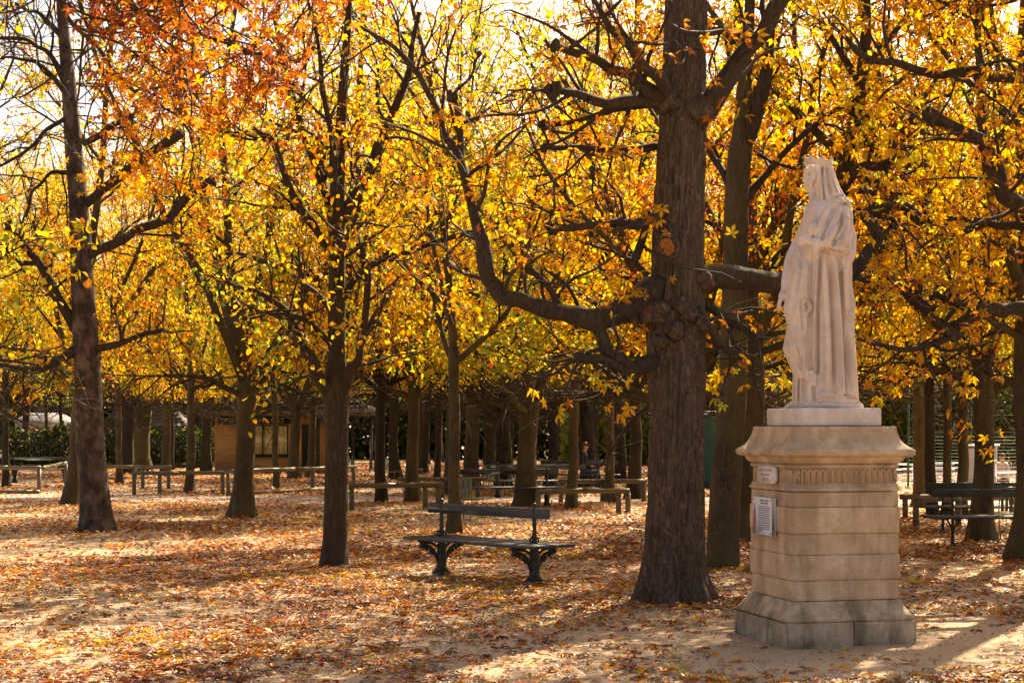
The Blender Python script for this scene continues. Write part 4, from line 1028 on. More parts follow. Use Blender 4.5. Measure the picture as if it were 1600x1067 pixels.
    g.ball(SP(153, 590, .04), (.030, .036, .042), 12, 8)
    for q, (dx, dy, L) in enumerate(((0, -.035, 40), (-3, -.012, 46), (-2, .012, 44), (2, .034, 36))):
        cap([SP(149 + dx, 598, .04 + dy), SP(142 + dx, 598 + L * .5, .04 + dy), SP(142 + dx, 598 + L, .04 + dy * .9)], [.0125, .0115, .008], 7, 3)
    cap([SP(160, 588, 0.0), SP(163, 605, -.02), SP(158, 622, -.02)], [.013, .012, .008], 7, 3)
    # gathered drape in front
    dr = [(425, 192, 250), (480, 182, 250), (540, 168, 250), (600, 160, 250), (640, 152, 248), (665, 158, 247), (700, 170, 246), (745, 162, 246), (790, 152, 245), (812, 160, 244), (840, 174, 243), (870, 190, 240), (900, 202, 238)]
    dy_ = np.array([d[0] for d in dr], float)
    yq = np.linspace(425, 900, 70); l_ = np.interp(yq, dy_, [d[1] for d in dr]); r_ = np.interp(yq, dy_, [d[2] for d in dr])
    n2 = 56; a2 = np.arange(n2) * 2 * math.pi / n2
    fold2 = 1 + 0.03 * np.sin(a2 * 9)[None] * np.ones((70, 1)) + 0.03 * np.sin(a2[None] * 5 + yq[:, None] / 40)
    cxx = ((l_ + r_) / 2 - 303) / K; rxx = (r_ - l_) / 2 / K
    V = np.stack([cxx[:, None] + rxx[:, None] * np.cos(a2) * fold2, -.03 + .165 * np.sin(a2)[None] * fold2 * np.clip((yq - 400) / 90, 0.3, 1)[:, None], np.repeat(((1015 - yq) / K)[:, None], n2, 1)], -1).reshape(-1, 3)
    i = np.arange(69)[:, None] * n2; j = np.arange(n2)[None]; j2 = (j + 1) % n2
    g.add(V, np.stack([i + j, i + j2, i + n2 + j2, i + n2 + j], -1).reshape(-1, 4), np.arange(n2)[None, ::-1], np.arange(n2)[None] + 69 * n2)
    for pts, r in (([(190, 604, -.13), (214, 612, -.20), (228, 642, -.215), (214, 664, -.19)], .020), ([(166, 690, -.05), (182, 716, -.13), (200, 728, -.16), (204, 700, -.17)], .018),
                   ([(153, 793, -.05), (176, 762, -.12), (200, 742, -.16)], .018), ([(155, 797, -.05), (174, 830, -.10), (190, 862, -.13), (203, 900, -.15)], .020),
                   ([(198, 872, -.15), (222, 878, -.175), (240, 880, -.19)], .018), ([(202, 890, -.14), (226, 905, -.17), (244, 925, -.19)], .020)):
        cap([SP(x, y, d) for x, y, d in pts], r, 8)
    cap([SP(270, 962, -.225), SP(292, 966, -.245), SP(316, 964, -.245)], .024, 8)
    # under-gown folds and feet
    for xx, dd in ((212, -.12), (226, -.15), (240, -.18), (256, -.20), (206, -.04), (208, .06)): cap([SP(xx, 890, dd), SP(xx - 2, 950, dd), SP(xx + 1, 1006, dd)], [.022, .024, .032], 9)
    for (fx, fy) in ((236, -.17), (208, .02)):
        cap([SP(fx + 20, 995, fy), SP(fx - 6, 1001, fy), SP(fx - 28, 1006, fy)], [.05, .042, .026], 10)
        for q in range(4): g.ball(SP(fx - 36, 1008, fy - .030 + q * .020), (.022, .011, .013), 7, 5)
    cap([SP(262, 1006, -.22), SP(290, 1000, -.245), SP(330, 1005, -.25), (SP(380, 1008, -.235)), SP(430, 1008, -.16), SP(450, 1010, -.02)], .024)
    # head, turned to the front
    g.ball(SP(288, 134), (.104, .080, .126), 24, 16)               # skull
    g.ball(SP(261, 154), (.056, .056, .084), 18, 12); cap([SP(243, 116, -.03), SP(241, 114, 0), SP(243, 116, .03)], .022, 8)               # face
    g.ball(SP(252, 184), (.026, .030, .024), 12, 8)                # chin
    cap([SP(238, 127), SP(233.5, 146), SP(230.5, 154)], [.009, .0105, .0115], 8); g.ball(SP(235, 156), (.013, .017, .009), 8, 6)
    cap([SP(240, 172, -.016), SP(237, 171.5, 0), SP(240, 172, .016)], .0085, 7); cap([SP(242, 177, -.014), SP(239, 176.5, 0), SP(242, 177, .014)], .0095, 7)
    for s_ in (-1, 1):
        cap([SP(240, 128, s_ * .012), SP(242, 126, s_ * .036), SP(250, 130, s_ * .056)], [.009, .012, .010], 7)   # brow
        g.ball(SP(244, 137, s_ * .032), (.012, .017, .009), 9, 6); g.ball(SP(251, 157, s_ * .040), (.026, .022, .026), 10, 7)
        cap([SP(254, 102, s_ * .052), SP(268, 122, s_ * .074), SP(277, 148, s_ * .080), SP(273, 176, s_ * .078), SP(278, 206, s_ * .074), SP(266, 234, s_ * .085)], [.016, .017, .018, .017, .018, .015], 8)  # locks of hair
        cap([SP(270, 100, s_ * .070), SP(284, 128, s_ * .088), SP(288, 165, s_ * .094), SP(286, 200, s_ * .094), SP(288, 234, s_ * .112)], .015, 8)
    cap([SP(278, 180), SP(280, 215), SP(290, 245)], [.058, .060, .085], 14)                                     # neck
    # veil with hanging folds
    ve = [(96, 262, 343, .090), (120, 272, 350, .102), (150, 282, 359, .114), (180, 286, 370, .130), (205, 288, 384, .152), (225, 288, 397, .178), (244, 296, 408, .20)]
    yq = np.linspace(96, 244, 30); b_ = [np.interp(yq, [v_[0] for v_ in ve], [v_[c2] for v_ in ve]) for c2 in (1, 2, 3)]
    n3 = 64; a3 = np.arange(n3) * 2 * math.pi / n3; fo = 1 + 0.075 * np.sin(a3 * 13)[None] * np.linspace(.3, 1, 30)[:, None]
    V = np.stack([((b_[0] + b_[1]) / 2 - 303)[:, None] / K + ((b_[1] - b_[0]) / 2 / K)[:, None] * np.cos(a3) * fo, b_[2][:, None] * np.sin(a3) * fo, np.repeat(((1015 - yq) / K)[:, None], n3, 1)], -1).reshape(-1, 3)
    i = np.arange(29)[:, None] * n3; j = np.arange(n3)[None]; j2 = (j + 1) % n3
    g.add(V, np.stack([i + j, i + j2, i + n3 + j2, i + n3 + j], -1).reshape(-1, 4), np.arange(n3)[None, ::-1], np.arange(n3)[None] + 29 * n3)
    for s_ in (-1, 1):
        for pts in ([(298, 96, .088), (303, 150, .106), (306, 205, .128), (312, 236, .15)], [(318, 96, .080), (328, 150, .090), (342, 205, .100), (352, 232, .11)], [(333, 98, .05), (343, 150, .05), (360, 205, .05), (376, 238, .06)], [(282, 98, .090), (288, 150, .108), (288, 205, .128), (284, 240, .14)]):
            cap([SP(x, y, s_ * d) for x, y, d in pts], [.009, .012, .014, .014], 7)
    # mantle edge over the shoulders, collar and necklace
    cap([SP(330, 212, -.13), SP(365, 222, -.11), SP(392, 248, -.06), SP(408, 290, 0)], .016); cap([SP(262, 262, -.13), SP(252, 292, -.17), SP(246, 322, -.19)], .014)
    for q in range(11):
        t_ = q / 10; g.ball(SP(252 - 10 * math.sin(t_ * 3.14), 250 + 32 * math.sin(t_ * 3.14), -.16 + .32 * t_) + np.array([.0, 0, 0]), .011, 7, 5)
    return g
sg = build_statue()
tmp = bpy.data.objects.new('statue_cast', sg.mesh('statue_cast')); C.objects.link(tmp)
md = tmp.modifiers.new('r', 'REMESH'); md.mode = 'VOXEL'; md.voxel_size = 0.0064; md.use_smooth_shade = True
ms = tmp.modifiers.new('s', 'SMOOTH'); ms.factor = 0.5; ms.iterations = 3
dg = bpy.context.evaluated_depsgraph_get()
sm = bpy.data.meshes.new_from_object(tmp.evaluated_get(dg)); sm.name = 'figure'
old = tmp.data; bpy.data.objects.remove(tmp); bpy.data.meshes.remove(old)
FOLDS = [  # (points in crop pixels, height, half width): ridges and grooves carved into the near side
 ([(257, 440), (256, 520), (250, 640), (249, 760), (247, 876)], .016, .010), ([(265, 430), (264, 520), (259, 640), (258, 760), (258, 960)], -.030, .013),
 ([(238, 440), (232, 560), (228, 700), (226, 870)], -.012, .011), ([(224, 430), (216, 540), (212, 600)], .012, .014),
 ([(278, 445), (282, 560), (290, 720), (293, 860), (292, 960)], .022, .026), ([(300, 445), (308, 600), (316, 760), (318, 960)], -.028, .014),
 ([(290, 430), (296, 520)], -.014, .010), ([(318, 445), (326, 520), (340, 700), (348, 860), (352, 990)], .018, .024), ([(336, 450), (346, 560), (356, 700), (362, 860), (366, 985)], -.026, .013),
 ([(352, 445), (348, 485), (360, 540), (370, 640), (378, 760), (384, 900)], .016, .018), ([(398, 450), (384, 600), (372, 740), (370, 860)], -.014, .018), ([(408, 560), (396, 720), (390, 880), (394, 990)], .014, .022),
 ([(414, 520), (412, 700), (410, 860)], -.010, .014), ([(362, 800), (376, 900), (400, 985)], -.012, .013), ([(330, 968), (380, 985), (430, 1000)], .014, .012), ([(345, 960), (395, 975), (436, 990)], -.016, .011),
 # mantle over the arm
 ([(330, 248), (290, 325), (258, 396)], -.022, .013), ([(347, 262), (312, 345), (280, 412)], .015, .018), ([(350, 270), (326, 360), (296, 420)], -.020, .012), ([(368, 285), (348, 370), (322, 428)], .012, .018),
 ([(386, 300), (372, 380), (350, 430)], -.012, .014), ([(300, 262), (272, 310), (254, 350)], .012, .012), ([(262, 424), (300, 436), (346, 446)], -.030, .013), ([(372, 225), (398, 285), (408, 400)], .012, .014), ([(382, 262), (392, 340), (384, 420)], -.012, .013),
 ([(366, 425), (354, 470), (350, 500)], -.014, .012),
 # front drape
 ([(205, 430), (190, 520), (180, 580)], -.018, .011), ([(195, 600), (200, 680), (206, 726)], -.016, .011), ([(212, 660), (222, 560), (234, 440)], -.014, .010), ([(182, 640), (178, 690), (186, 740)], .012, .010),
 ([(176, 780), (190, 820), (202, 880)], -.016, .011), ([(206, 745), (206, 820), (208, 880)], .014, .012), ([(216, 730), (216, 800), (218, 870)], -.014, .010), ([(234, 700), (232, 800), (233, 870)], .008, .012),
 ([(210, 905), (210, 985)], -.016, .010), ([(224, 905), (226, 985)], .012, .010), ([(240, 930), (244, 990)], -.018, .010),
 # veil and breast
 ([(293, 104), (290, 150), (292, 205), (288, 235)], -.020, .008), ([(299, 104), (298, 160), (302, 225)], .010, .008), ([(308, 104), (312, 160), (318, 210)], -.014, .008), ([(322, 104), (332, 160), (344, 205)], -.014, .008), ([(334, 106), (350, 165), (368, 210)], -.012, .008),
 ([(316, 104), (324, 165), (332, 212)], .009, .009), ([(318, 226), (345, 216), (376, 214)], -.016, .009), ([(270, 192), (268, 235)], -.010, .007), ([(262, 200), (258, 238)], .008, .007), ([(258, 262), (246, 300), (236, 330)], -.008, .008),
 ([(240, 131), (252, 136)], -.016, .008), ([(237, 173.5), (247, 175)], -.010, .005), ([(250, 160), (258, 150)], .006, .012), ([(255, 188), (270, 178)], -.008, .010), ([(266, 110), (268, 150), (264, 180)], -.012, .006)]
nv = len(sm.vertices); co = np.empty(nv * 3, np.float32); sm.vertices.foreach_get('co', co); co = co.reshape(-1, 3).astype(float)
nr_ = np.empty(nv * 3, np.float32); sm.vertices.foreach_get('normal', nr_); nr_ = nr_.reshape(-1, 3).astype(float)
wgt = np.clip((-nr_[:, 1] + 0.15) / 0.5, 0, 1) * (co[:, 1] < 0.02); disp = np.zeros(nv)
for pts, hgt_, wd in FOLDS:
    P, rt = catmull([SP(x, y) for x, y in pts], np.linspace(0, 1, len(pts)), 6); best = np.full(nv, 9.0); bt = np.zeros(nv)
    bx = (co[:, 0] > P[:, 0].min() - 4 * wd) & (co[:, 0] < P[:, 0].max() + 4 * wd) & (co[:, 2] > P[:, 2].min() - 4 * wd) & (co[:, 2] < P[:, 2].max() + 4 * wd)
    q = co[bx][:, (0, 2)]; bd_ = np.full(len(q), 9.0); b2 = np.zeros(len(q))
    for u in range(len(P) - 1):
        a_, b__ = P[u, (0, 2)], P[u + 1, (0, 2)] if False else P[u + 1][[0, 2]]
        a_ = P[u][[0, 2]]; ab = b__ - a_; t_ = np.clip(((q - a_) @ ab) / (ab @ ab + 1e-9), 0, 1); d_ = np.linalg.norm(q - a_ - t_[:, None] * ab, axis=1)
        m2 = d_ < bd_; bd_[m2] = d_[m2]; b2[m2] = (u + t_[m2]) / (len(P) - 1)
    disp[bx] += hgt_ * np.exp(-(bd_ / wd) ** 2) * np.clip(np.minimum(b2, 1 - b2) * 7 + 0.15, 0, 1)
co += nr_ * (np.clip(disp * 1.8, -.052, .036) * wgt)[:, None]
sm.vertices.foreach_set('co', co.astype(np.float32).ravel()); sm.update()
sm.materials.clear(); sm.materials.append(M_MARBLE)
sm.polygons.foreach_set('use_smooth', np.ones(len(sm.polygons), bool))
st = thing('statue', 'white marble statue of a crowned veiled queen in long draped robes on the pedestal', 'statue', (2.577, 14.2, gz(*PC) - 0.01 + 1.919), R(7))
obj('figure', sm, None, st)
g = Geo(); nn = 48; a = np.arange(nn) * 2 * math.pi / nn                                                      # open crown with fleurons
cr_c = SP(287, 100); hh = np.where(np.arange(nn) % 6 == 0, 0.074, np.where((np.arange(nn) % 6 == 1) | (np.arange(nn) % 6 == 5), 0.064, 0.050)); hh = np.where(np.arange(nn) % 6 == 3, 0.060, hh)
rows = []
for rr_, zf in ((0.107, 0), (0.113, 0), (0.113, 0.3), (0.118, 0.34), (0.122, 1.0), (0.111, 1.0), (0.104, 0.0)):
    z = np.where(zf == 1.0, hh, 0.034 * (1 if zf == 0.34 else (0.75 if zf == 0.3 else 0)))
    rows.append(np.stack([cr_c[0] + rr_ * np.cos(a), 0.9 * rr_ * np.sin(a), cr_c[2] - 0.004 + z * np.ones(nn)], 1))
V = np.concatenate(rows); i = np.arange(len(rows) - 1)[:, None] * nn; j = np.arange(nn)[None]; j2 = (j + 1) % nn
g.add(V, np.stack([i + j, i + j2, i + nn + j2, i + nn + j], -1).reshape(-1, 4))
for q in range(0, nn, 6): g.ball((cr_c[0] + .121 * math.cos(a[q]), .109 * math.sin(a[q]), cr_c[2] + .068), (.011, .013, .012), 7, 5)
for q in range(0, nn, 4): g.ball((cr_c[0] + .114 * math.cos(a[q]), .103 * math.sin(a[q]), cr_c[2] + .012), .009, 6, 4)
tl = R(8)
for q in range(len(g.V)):
    v_ = np.asarray(g.V[q]) - cr_c; x_, z_ = v_[:, 0].copy(), v_[:, 2].copy(); v_[:, 0] = x_ * math.cos(tl) + z_ * math.sin(tl); v_[:, 2] = -x_ * math.sin(tl) + z_ * math.cos(tl); g.V[q] = v_ + cr_c
obj('crown', g, M_MARBLE, st)

# ------------------------------------------------------------------ benches
M_IRON = plain('dark_cast_iron', (0.030, 0.036, 0.034), 0.5, 0.3, 0.35, 14, 0.004)
def plank_mat(name, c1, c2):
    m, nt, b = mat_new(name); v = coords(nt, (1, 14, 14)); n1 = noise(nt, v, 3.2, 6, 0.7)
    nt.links.new(ramp(nt, n1, [(0.3, c1), (0.7, c2)]), b.inputs['Base Color']); b.inputs['Roughness'].default_value = 0.5
    bump(nt, b, n1, 0.3, 0.004); return m
M_PLANK = plank_mat('painted_plank', (0.042, 0.046, 0.046), (0.085, 0.088, 0.086))
M_PLANK_GREEN = plank_mat('green_painted_plank', (0.014, 0.024, 0.019), (0.032, 0.048, 0.04))
def bench_leg():
    g = Geo()
    g.box((0, 0, 0.025), (0.17, 0.17, 0.06), 0, 0.012)
    g.lathe([(0.085, 0.05), (0.09, 0.075), (0.068, 0.095), (0.062, 0.12), (0.06, 0.16), (0.068, 0.22), (0.062, 0.27), (0.05, 0.33), (0.055, 0.40), (0.05, 0.43)], 12)
    for s in (-1, 1):
        P, r = catmull([(0, s * .045, .16), (0, s * .085, .24), (0, s * .13, .31), (0, s * .20, .355), (0, s * .27, .375), (0, s * .315, .39)], [.022, .022, .020, .018, .018, .02], 4); g.tube(P, r, 8)
        P, r = catmull([(0, s * .03, .30), (0, s * .06, .345), (0, s * .11, .375), (0, s * .17, .395), (0, s * .33, .41)], [.016] * 5, 4); g.tube(P, r, 7)
        for (y, z, q) in ((.315, .365, .026), (.27, .345, .022), (.225, .325, .024), (.175, .295, .02), (.14, .27, .022), (.30, .395, .022), (.10, .24, .018)):
            g.ball((0, s * y, z), (q * .9, q, q * 1.15), 9, 6)
        g.box((0, s * .18, .418), (.045, .36, .018), 0, .004)
        P = [(0, s * (.035 + .028 * math.sin(t)), .475 + .030 * (1 - math.cos(t))) for t in np.linspace(0, 4.2, 9)]; g.tube(P, .010, 6)
    g.lathe([(0.042, 0.41), (0.045, 0.45), (0.034, 0.49), (0.030, 0.505), (0.040, 0.525), (0.030, 0.545), (0.024, 0.60), (0.022, 0.66), (0.029, 0.675), (0.024, 0.69), (0.022, 0.73), (0.028, 0.745), (0.024, 0.76), (0.024, 0.845), (0.030, 0.855),
             (0.018, 0.868), (0.028, 0.885), (0.026, 0.905), (0.010, 0.925)], 12)
    return g.mesh('leg', True)
LEG = bench_leg(); LEG.materials.append(M_IRON)
def slim_leg():
    g = Geo()
    g.lathe([(0.05, 0.0), (0.055, 0.03), (0.03, 0.05), (0.026, 0.12), (0.034, 0.14), (0.024, 0.17), (0.022, 0.38), (0.03, 0.40), (0.022, 0.43), (0.020, 0.60), (0.026, 0.62), (0.020, 0.64), (0.020, 0.80), (0.026, 0.815), (0.016, 0.83), (0.022, 0.845), (0.008, 0.865)], 10)
    for s in (-1, 1):
        P, r = catmull([(0, s * .02, .20), (0, s * .08, .30), (0, s * .20, .37), (0, s * .31, .40)], [.016, .014, .014, .014], 4); g.tube(P, r, 6)
        g.box((0, s * .17, .418), (.04, .33, .016), 0, .004)
    return g.mesh('leg', True)
LEG_SLIM = slim_leg(); LEG_SLIM.materials.append(M_IRON)
def plank(L, w, t, bev=0.006):
    return Geo().box((0, 0, 0), (L, w, t), 0, bev)
def make_bench(label, loc, rz, L=2.3, sp=1.76, mat=M_PLANK, group=None):
    e = thing('park_bench', label, 'bench', (loc[0], loc[1], gz(loc[0], loc[1]) - 0.005), rz, group)
    for s in (-1, 1): obj('leg', LEG_SLIM if mat is M_PLANK_GREEN else LEG, None, e, (s * sp / 2, 0, 0))
    slat = plank(L, 0.092, 0.034).mesh('seat_slat'); slat.materials.append(mat)
    for y in (-.30, -.198, -.096, .096, .198, .30): obj('seat_slat', slat, None, e, (0, y, 0.445))
    b_ = plank(L * 0.94, 0.034, 0.118).mesh('backrest'); b_.materials.append(mat)
    obj('backrest', b_, None, e, (0, 0.0, 0.803))
    return e
L0, R0 = G(690, 899), G(835, 914); c0 = (L0 + R0) / 2; ax = R0 - L0
make_bench('ornate cast iron double bench with grey planks standing in the open middle', c0, math.atan2(ax[1], ax[0]), 2.32, float(np.hypot(*ax[:2])))
p = G(786, 792); make_bench('dark double bench directly behind the ornate iron bench', p, R(-3), 2.7, 2.0)
p = G(838, 778); make_bench('dark double bench farther off behind the pale two forked chestnut', p, R(-2), 2.7, 2.0)
p = G(1571, 854); make_bench('green bench at the right edge, the nearer of the pair', p, R(4), 2.4, 1.62, M_PLANK_GREEN)
p = G(1545, 830); make_bench('green bench at the right edge, the farther of the pair', p, R(4), 2.4, 1.62, M_PLANK_GREEN)
p = G(62, 753); make_bench('long dark bench behind the log rail at the left edge', p, R(0), 2.4, 1.7)
p = G(905, 766); make_bench('dark bench under the seated person behind the log rail', p, R(-4), 2.4, 1.7)

# ------------------------------------------------------------------ log rails
M_LOG = plank_mat('weathered_log', (0.075, 0.062, 0.03), (0.17, 0.14, 0.075))
def log_rail(label, p0, p1, posts, h=None, ground_log=None):
    """p0,p1: ground points under the ends of the rail"""
    p0, p1 = np.array(p0[:2]), np.array(p1[:2]); d = p1 - p0; L = float(np.hypot(*d)); c = (p0 + p1) / 2
    e = thing('log_rail', label, 'fence', (c[0], c[1], gz(*c)), math.atan2(d[1], d[0]))
    rg = np.random.default_rng(int(abs(c[0] * 100)))
    n = max(2, int(round(L / 3.0)))
    for q in range(n):
        x0, x1 = -L / 2 + L * q / n + .004, -L / 2 + L * (q + 1) / n - .004
        xs = np.linspace(x0, x1, 6); P = np.stack([xs, rg.normal(0, .006, 6), h + rg.normal(0, .006, 6)], 1)
        obj('rail', Geo().tube(P, rg.uniform(.052, .06, 6), 10).mesh('rail', True), M_LOG, e)
    for f_ in posts:
        P = np.array([(0, 0, -.1), (0.004, 0, .2), (0, 0, h - .03)])
        obj('post', Geo().tube(P, [.062, .058, .058], 10).mesh('post', True), M_LOG, e, (-L / 2 + L * f_, 0, 0))
    if ground_log:
        P = np.array([(-L / 2, -.12, .05), (0, -.1, .055), (L / 2, -.12, .05)]); obj('ground_log', Geo().tube(P, [.07, .065, .07], 9).mesh('ground_log', True), M_LOG, e)
    return e
log_rail('log rail at the left edge in front of the long bench', G(-40, 772), G(64, 772), (0.05, 0.97), .72, True)
log_rail('short log rail running back between leaning tree and grey barked tree', G(66, 771), G(104, 757), (0.97,), .72)
log_rail('log rail right behind the grey barked tree', G(150, 762), G(268, 763), (0.04, .62, .96), .66)
log_rail('log rail left of the forked chestnut before the kiosk', G(205, 774), G(352, 773), (0.03, 0.30, .97), .60)
log_rail('log rail passing in front of the kiosk wall', G(352, 776), G(556, 764), (.02, .64, .98), .66, True)
log_rail('log rail between the fan limbed tree and the second bench', G(545, 796), G(690, 794), (.03, .82, .96), .54)
log_rail('log rail right of the pale two forked chestnut', G(838, 802), G(984, 803), (.02, .88, .98), .47)
log_rail('log rail behind the seated person, left of the huge trunk', G(872, 786), G(1010, 785), (.03, .5, .97), .50)
log_rail('log rail beyond the second bench in the leaf carpet', G(620, 778), G(760, 777), (.1, .5, .9), .50)
log_rail('log rail between pedestal and green benches', G(1405, 810), G(1590, 812), (.05, .5, .95), .44)
log_rail('short log rail standing in front of the thin trees right of the pedestal', G(1428, 824), G(1500, 822), (.04, .96), .50)

# ------------------------------------------------------------------ garden chairs
M_CHAIR = plain('pale_green_metal', (0.16, 0.20, 0.13), 0.4, 0.2, 0.2)
def make_chair(label, loc, rz):
    e = thing('garden_chair', label, 'chair', (loc[0], loc[1], gz(loc[0], loc[1])), rz)
    for q in range(6):
        y = -.19 + q * .076; z = .42 - .02 * math.sin((y + .2) * 6)
        obj('seat_slat', Geo().box((0, y, z), (.44, .062, .012), 0, .003), M_CHAIR, e)
    for q in range(5):
        obj('back_slat', Geo().box((-.17 + q * .085, .235, .63), (.055, .012, .36), 0, .003), M_CHAIR, e)
    for s in (-1, 1):
        P, r = catmull([(s * .22, -.2, 0), (s * .225, -.2, .42), (s * .225, -.19, .44)], [.011] * 3, 3); obj('leg', Geo().tube(P, r, 7).mesh('leg', True), M_CHAIR, e)
        P, r = catmull([(s * .22, .27, 0), (s * .22, .21, .42), (s * .21, .245, .82)], [.011] * 3, 3); obj('leg', Geo().tube(P, r, 7).mesh('leg', True), M_CHAIR, e)
    obj('top_rail', Geo().tube([(-.21, .245, .82), (0, .255, .84), (.21, .245, .82)], .011, 7).mesh('top_rail', True), M_CHAIR, e)
    return e
make_chair('pale metal garden chair with sunlit seat behind the ornate bench', G(731, 813), R(150))
make_chair('pale green garden chair standing behind the nearer green bench', G(1566, 838), R(200))
make_chair('metal garden chair beyond the second bench beside the black trunked tree', G(772, 776), R(20))
make_chair('metal garden chair just left of the pale two forked chestnut', G(800, 774), R(-30))
make_chair('metal garden chair in the shade right of the kiosk porch', G(612, 757), R(70))
make_chair('metal garden chair between the thin tree and the seated person', G(880, 770), R(-100))
make_chair('metal garden chair in the shade left of the slender young tree', G(650, 752), R(100))

# ------------------------------------------------------------------ kiosk
def brick_mat():
    m, nt, b = mat_new('yellow_brick'); v = coords(nt)
    sx = N(nt, 'ShaderNodeSeparateXYZ'); nt.links.new(v, sx.inputs[0])
    ad = N(nt, 'ShaderNodeMath', operation='ADD'); nt.links.new(sx.outputs[0], ad.inputs[0]); nt.links.new(sx.outputs[1], ad.inputs[1])
    cb = N(nt, 'ShaderNodeCombineXYZ'); nt.links.new(ad.outputs[0], cb.inputs[0]); nt.links.new(sx.outputs[2], cb.inputs[1])
    br = N(nt, 'ShaderNodeTexBrick'); nt.links.new(cb.outputs[0], br.inputs['Vector'])
    for k_, v_ in (('Color1', (0.70, 0.42, 0.16, 1)), ('Color2', (0.58, 0.30, 0.11, 1)), ('Mortar', (0.30, 0.20, 0.11, 1)), ('Scale', 1.0), ('Mortar Size', 0.010), ('Brick Width', 0.24), ('Row Height', 0.075)): br.inputs[k_].default_value = v_
    nt.links.new(br.outputs[0], b.inputs['Base Color']); b.inputs['Roughness'].default_value = 0.9
    bump(nt, b, br.outputs[1], 0.6, -0.01); return m
M_BRICK = brick_mat()
M_ROOF = plain('slate_roof', (0.030, 0.024, 0.020), 1.0, 0, 0.3, 5)
M_DARK = plain('dark_timber', (0.03, 0.024, 0.018), 0.7)
KY = 70.6
ki = thing('kiosk', 'yellow brick guard kiosk with dark hipped roof behind the trees', 'building', (-9.3, KY, 0))
def kpart(name, g, mat, par=None, smooth=False): return obj(name, g.mesh(name, smooth), mat, par or ki)
wx0, wx1 = -3.0, 1.5; wz0, wz1 = 0.70, 1.98; vx0, vx1 = -1.55, 0.05                                  # wall extents, window opening
g = Geo(); Ht = 2.42
g.box(((wx0 + vx0) / 2, .12, Ht / 2), (vx0 - wx0, .24, Ht)); g.box(((vx1 + wx1) / 2, .12, Ht / 2), (wx1 - vx1, .24, Ht))
g.box(((vx0 + vx1) / 2, .12, wz0 / 2), (vx1 - vx0, .238, wz0)); g.box(((vx0 + vx1) / 2, .12, (wz1 + Ht) / 2), (vx1 - vx0, .238, Ht - wz1))
g.box((wx0 + .12, 2.3, Ht / 2), (.24, 4.1, Ht)); g.box((wx1 - .12, 2.3, Ht / 2), (.24, 4.1, Ht)); g.box((-.75, 4.45, Ht / 2), (4.5, .2, Ht))
kpart('wall', g, M_BRICK)
wdw = kpart('window', Geo().box(((vx0 + vx1) / 2, .06, wz1 - .03), (vx1 - vx0, .07, .06)).box(((vx0 + vx1) / 2, .06, wz0 + .03), (vx1 - vx0, .07, .06)).box((vx0 + .03, .06, (wz0 + wz1) / 2), (.06, .07, wz1 - wz0 - .12)).box((vx1 - .03, .06, (wz0 + wz1) / 2), (.06, .07, wz1 - wz0 - .12)), M_DARK)
for x in (-1.02, -.5): kpart('mullion', Geo().box((x, .06, (wz0 + wz1) / 2), (.045, .06, wz1 - wz0 - .12)), M_DARK, wdw)
kpart('sill', Geo().box(((vx0 + vx1) / 2, -.02, wz0 - .03), (vx1 - vx0 + .3, .16, .06), 0, .01), M_DARK, wdw)
xs = np.linspace(vx0 + .06, vx1 - .06, 120); yy = .125 + .022 * np.sin(xs * 38) + .012 * np.sin(xs * 91)
V = np.concatenate([np.stack([xs, yy, np.full(120, wz0 + .06)], 1), np.stack([xs, yy, np.full(120, wz1 - .06)], 1)])
q = np.arange(119)[:, None]
cur = kpart('curtain', Geo().add(V, np.concatenate([q, q + 1, q + 121, q + 120], 1)), plain('pale_curtain', (0.78, 0.74, 0.40), 0.8, var=0.2), wdw, True)
m = bpy.data.materials.new('window_glass'); m.use_nodes = True; nt = m.node_tree; nt.nodes.remove(nt.nodes['Principled BSDF'])
tr_ = N(nt, 'ShaderNodeBsdfTransparent'); gl_ = N(nt, 'ShaderNodeBsdfGlossy'); gl_.inputs['Roughness'].default_value = 0.03; mx_ = N(nt, 'ShaderNodeMixShader'); mx_.inputs[0].default_value = 0.1
nt.links.new(tr_.outputs[0], mx_.inputs[1]); nt.links.new(gl_.outputs[0], mx_.inputs[2]); nt.links.new(mx_.outputs[0], nt.nodes['Material Output'].inputs[0])
M_GLASS = m
for x0, x1 in ((vx0 + .06, -1.045), (-.995, -.525), (-.475, vx1 - .06)): kpart('pane', Geo().box(((x0 + x1) / 2, .06, (wz0 + wz1) / 2), (x1 - x0, .008, wz1 - wz0 - .12)), M_GLASS, wdw)
dr_ = kpart('door', Geo().box((.98, -.012, 1.0), (.74, .04, 2.0), 0, .005), plain('dark_green_door', (0.04, 0.05, 0.03), 0.6)); kpart('handle', Geo().ball((.72, -.05, 1.0), .03), M_IRON, dr_)
